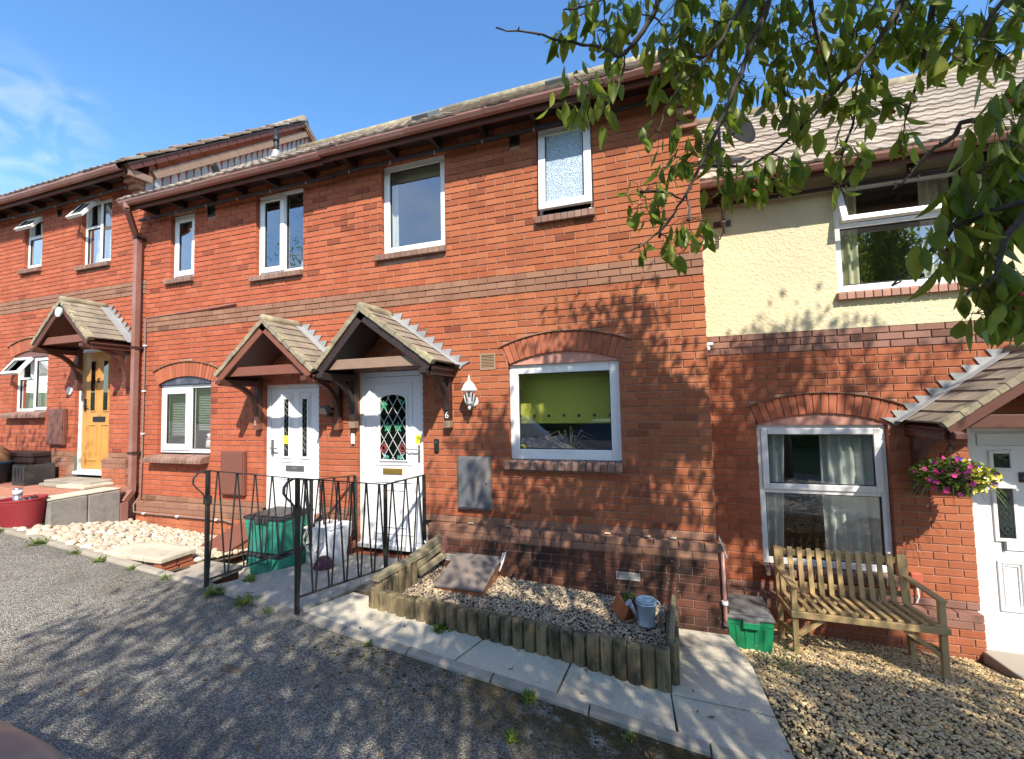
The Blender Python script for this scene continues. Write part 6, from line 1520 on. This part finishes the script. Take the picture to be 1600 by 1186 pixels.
car('slate blue car parked across the road and mirrored in the lime blind window', -3.9, -6.9, road_z(-2, -6.9)-.02, R(0), .068, PAINT2)

# ------------------------------------------------------------------ trees
def leaf_mesh(name, mat, bend=.25, fold=.18, serr=0):
    """pointed oval leaf, stalk at the origin, hanging down -z, folded along the midrib"""
    b = MB(); n = 6; W_ = [0, .115, .185, .205, .175, .10, 0]
    for i in range(n+1):
        t = i/n; y = bend*t*t*.5; z = -t
        b.v.append((0, y, z)); w = W_[i]
        b.v.append((-w, y-w*fold*2, z+w*.1)); b.v.append((w, y-w*fold*2, z+w*.1))
    for i in range(n):
        a, c = 3*i, 3*i+3
        b.f += [(a, a+1, c+1, c), (a, c, c+2, a+2)]
    b.f = [tuple(dict.fromkeys(f)) for f in b.f]
    me = b.mesh(name, smooth=True); me.materials.append(mat); return me
LV = [leaf_mesh('leaf', LEAF, bb, ff) for bb, ff in ((.25, .18), (-.3, .28), (.65, .1), (.1, .4), (-.5, .15))]
ct = thing('cherry_tree', 'overhanging cherry tree with drooping green leaves and small red fruit', 'tree', (2.75, -6.9, -.2))
base = Vector((2.75, -6.9, road_z(2.7, -6.9)-.1))
MB().tube([base, base+Vector((.03, .05, .9)), base+Vector((-.1, .12, 1.9)), base+Vector((-.2, .3, 2.9))], [.21, .16, .145, .14], 14).build('trunk', BARK, ct, smooth=True)
fork = base+Vector((-.2, .3, 2.85))
def limb(end, r0, r1, wob=.15, name='branch'):
    rv_ = random.Random(int(end[0]*100+end[2]*37)); pts = []
    for i in range(7):
        t = i/6; p = fork.lerp(Vector(end), t)+Vector((rv_.uniform(-wob, wob), rv_.uniform(-wob, wob), .5*math.sin(math.pi*t)*.6))*(1 if 0 < i < 6 else 0); pts.append(p)
    MB().tube(pts, [r0+(r1-r0)*i/6 for i in range(7)], 8).build(name, BARK, ct, smooth=True)
for k, P in TWIGS.items():
    big = len(P) > 4; rs = [(.0035 if big else .003)+(.010 if big else .004)*(i/(len(P)-1)) for i in range(len(P))]
    Q = []; R_ = []
    for i in range(len(P)-1):
        a, b2 = Vector(P[i]), Vector(P[i+1])
        for j in range(3):
            t = j/3; Q.append(a.lerp(b2, t)+Vector((random.uniform(-1, 1), random.uniform(-1, 1), random.uniform(-1, 1)))*.006*(1 if j else 0)); R_.append((rs[i]+(rs[i+1]-rs[i])*t)*random.uniform(.9, 1.15))
    Q.append(Vector(P[-1])); R_.append(rs[-1])
    bo = MB().tube(Q, R_, 7).build('branch', BARK, ct, smooth=True)
    if big:
        sp = MB()
        for q in Q[::2]:
            d = Vector((random.uniform(-1, 1), random.uniform(-1, 1), random.uniform(-.8, .8))).normalized(); sp.tube([q, q+d*random.uniform(.012, .03)], [.004, .003], 5)
        sp.build('spur', BARK, bo)['kind'] = 'stuff'
    if len(P) > 5: limb(P[-1], .05, .014)
allpts = [Vector(p).lerp(Vector(q), t) for P in TWIGS.values() for p, q in zip(P[:-1], P[1:]) for t in (0, .25, .5, .75)]
rv = random.Random(21); leaves = []; stalks = MB(); fruit = []
for c, r, n, L in CLUMPS:
    c = Vector(c); nb = min(allpts, key=lambda p: (p-c).length)
    twig = [nb, nb.lerp(c, .5)+Vector((0, 0, .03)), c+Vector((0, 0, r*.3))]
    stalks.tube(twig, [.004, .003, .002], 5)
    for k in range(int(n*2.1)):
        t = rv.random(); o = (twig[1].lerp(twig[2], t) if rv.random() < .35 else c)+Vector((rv.uniform(-1, 1), rv.uniform(-1, 1), rv.uniform(-.75, .95)))*r*.85
        yaw = rv.uniform(0, 6.28); droop = abs(rv.gauss(.25, .42)); sc = L*rv.uniform(.62, 1.3)
        rot = Matrix.Rotation(yaw, 3, 'Z') @ Matrix.Rotation(droop, 3, 'X') @ Matrix.Rotation(rv.uniform(-.6, .6), 3, 'Z')
        leaves.append((o, rot, sc, rv.randrange(5)))
        q = min((nb, c, twig[1]), key=lambda p: (p-o).length)
        if (q-o).length < .16: stalks.tube([o, o.lerp(q, .5)+Vector((0, 0, .012)), q], [.0011, .0012, .0015], 4)
    if rv.random() < .3: fruit.append(c+Vector((rv.uniform(-r, r), rv.uniform(-r, r), -r*.4))*1.0)
stalks.build('leaf_stalk', simple('leaf_stalk', (.10, .07, .03), .7), ct)['kind'] = 'stuff'
def lkey(l):
    p = project(l[0]); return 1e9 if p is None or not (-20 < p[0] < 1620 and -40 < p[1] < 1200) else p[2]/l[2]
leaves.sort(key=lkey)
for o, rot, sc, k in leaves[:300]: inst('leaf', LV[k], o, ct, rot.to_euler(), (sc, sc, sc))
fo = MB()
def addleaf(mb, o, rot, sc, k):
    me = LV[k]; mb.add([tuple(o+rot @ (v.co*sc)) for v in me.vertices], [tuple(q.vertices) for q in me.polygons])
for o, rot, sc, k in leaves[300:]: addleaf(fo, o, rot, sc, k)
fo.build('foliage', LEAF, ct, smooth=True)['kind'] = 'stuff'
for f in fruit: MB().lathe(f, [(0, -.008), (.006, -.006), (.0085, 0), (.006, .006), (0, .008)], 10).build('fruit', CHERRY, ct, smooth=True)
# the crown overhead: leaf sprays hung in uneven clumps round the limbs, out of the frame but shading the road and house
cr = MB(); cl = []; tries = 0
def crown_ok(p):
    q = project(p)
    return q is None or not (-60 < q[0] < 1660 and q[1] > -50)
while len(cl) < CROWN_N and tries < 40000:
    tries += 1
    x, y, z = rv.uniform(-4.0, 5.2), rv.uniform(-9.6, -2.3), rv.uniform(3.9, 7.0)
    if rv.random() < .16: x, y, z = rv.uniform(-.6, 4.6), rv.uniform(-4.3, -2.3), rv.uniform(4.5, 7.0)
    e = ((x-1.35)/4.0)**2+((y+6.3)/3.7)**2+((z-4.6)/2.3)**2
    e2 = min(((x-1.5)/2.1)**2+((y+3.3)/1.0)**2+((z-5.35)/.9)**2, ((x-2.9)/1.7)**2+((y+3.2)/.9)**2+((z-6.1)/.9)**2)
    if e > 1 and e2 > 1: continue
    if mnoise.noise(Vector((x*.7+3, y*.7, z*.6+4))) < (-.14 if e2 < 1 else (-.12 if x > .2 and y > -7.2 else .05)): continue
    cl.append((Vector((x, y, z)), rv.uniform(.22, .42)))
for c, r in cl:
    for k in range(int((34 if c.y < -4.3 else 58)*r/.3)):
        o = c+Vector((rv.gauss(0, .55), rv.gauss(0, .55), rv.gauss(0, .4)))*r
        if not crown_ok(o) : continue
        f = -o.y                                       # and on the foot of the lime blind
        if 1.66 < o.z-1.15*f < 2.15 and -2.05 < o.x-.583*f < -.9 and rv.random() < .75: continue
        q = -2.55-o.y                                  # leave a gap where the sun reaches the hanging sprays
        if q > 0 and 2.5 < o.z-1.15*q < 4.4 and -1.4 < o.x-.583*q < 3 and rv.random() < .9: continue
        rot = Matrix.Rotation(rv.uniform(0, 6.28), 3, 'Z') @ Matrix.Rotation(abs(rv.gauss(.4, .5)), 3, 'X') @ Matrix.Rotation(rv.uniform(-.6, .6), 3, 'Z')
        addleaf(cr, o, rot, rv.uniform(.08, .125), rv.randrange(5))
cr.build('crown', LEAF, ct, smooth=True)['kind'] = 'stuff'
for c, r in cl[::max(1, len(cl)//26)]: limb(c, .045, .008, .25)
# young tree up the street whose twigs throw their shade on the uphill house
yt = thing('young_tree', 'slender young tree by the uphill road, shading the uphill house front', 'tree', (-8.9, -5.4, 1.0))
yb0 = Vector((-8.9, -5.4, road_z(-8.9, -5.4)-.1)); MB().tube([yb0, yb0+Vector((.05, .1, 2)), yb0+Vector((.2, .5, 4.2)), yb0+Vector((.5, 1.0, 5.4))], [.07, .055, .04, .015], 10).build('trunk', BARK, yt, smooth=True)
b = MB()
for k in range(900):
    o = Vector((-8.45+rv.gauss(0, .75), -4.35+rv.gauss(0, .45), 6.0+rv.gauss(0, .28)))
    if not crown_ok(o): continue
    rot = Matrix.Rotation(rv.uniform(0, 6.28), 3, 'Z') @ Matrix.Rotation(abs(rv.gauss(.9, .5)), 3, 'X'); addleaf(b, o, rot, rv.uniform(.06, .11), rv.randrange(5))
b.build('crown', LEAF, yt, smooth=True)['kind'] = 'stuff'
# hedge and trees across the road, seen only in the window panes
def bush(name, label, cat, c, rad, n, size, trunk=None):
    g = thing(name, label, cat, c); b = MB(); c = Vector(c)
    for k in range(n):
        p = Vector((rv.gauss(0, 1), rv.gauss(0, 1), rv.gauss(0, 1))).normalized()*rv.uniform(.6, 1.0)*(1+.25*mnoise.noise(Vector((k*.37, k*.11, 2))))
        o = c+Vector((p.x*rad[0], p.y*rad[1], p.z*rad[2])); d = Vector((rv.gauss(0, 1), rv.gauss(0, 1), rv.gauss(0, 1))).normalized(); s_ = d.cross(Vector((rv.gauss(0, 1), rv.gauss(0, 1), 1))).normalized(); l = size*rv.uniform(.6, 1.4)
        b.add([tuple(o-d*l*.5), tuple(o+s_*l*.3), tuple(o+d*l*.5), tuple(o-s_*l*.3)], [(0, 1, 2, 3)])
    b.build('crown', HEDGE, g)['kind'] = 'stuff'
    core = MB(); core.lathe(c, [(max(.0, math.sin(math.pi*i/8))*.8, -.8*math.cos(math.pi*i/8)) for i in range(9)], 16); core.v = [(c.x+(x-c.x)*rad[0], c.y+(y-c.y)*rad[1], c.z+(z-c.z)*rad[2]) for x, y, z in core.v]; core.build('sky_blocker', HEDGE, g)  # solid core added inside the leaves to block sky light through the gaps
    if trunk: MB().tube([Vector(trunk), Vector(trunk).lerp(c, .5)+Vector((.2, 0, 0)), c], [.3, .22, .08], 10).build('trunk', BARK, g, smooth=True)
    return g
bush('hedge', 'long clipped hedge on the bank across the road', 'hedge', (-3, -11.2, 1.1), (15, .9, 2.7), 15000, .24)
bush('broad_tree', 'broad dark tree behind the hedge across the road', 'tree', (6.5, -15.5, 5.2), (4.2, 3.0, 3.6), 6500, .4, (6.5, -15.5, 0))
bush('round_tree', 'round tree behind the hedge up the road', 'tree', (-13.5, -15, 5.0), (4.0, 3.2, 3.2), 6000, .4, (-13.5, -15, 1.5))
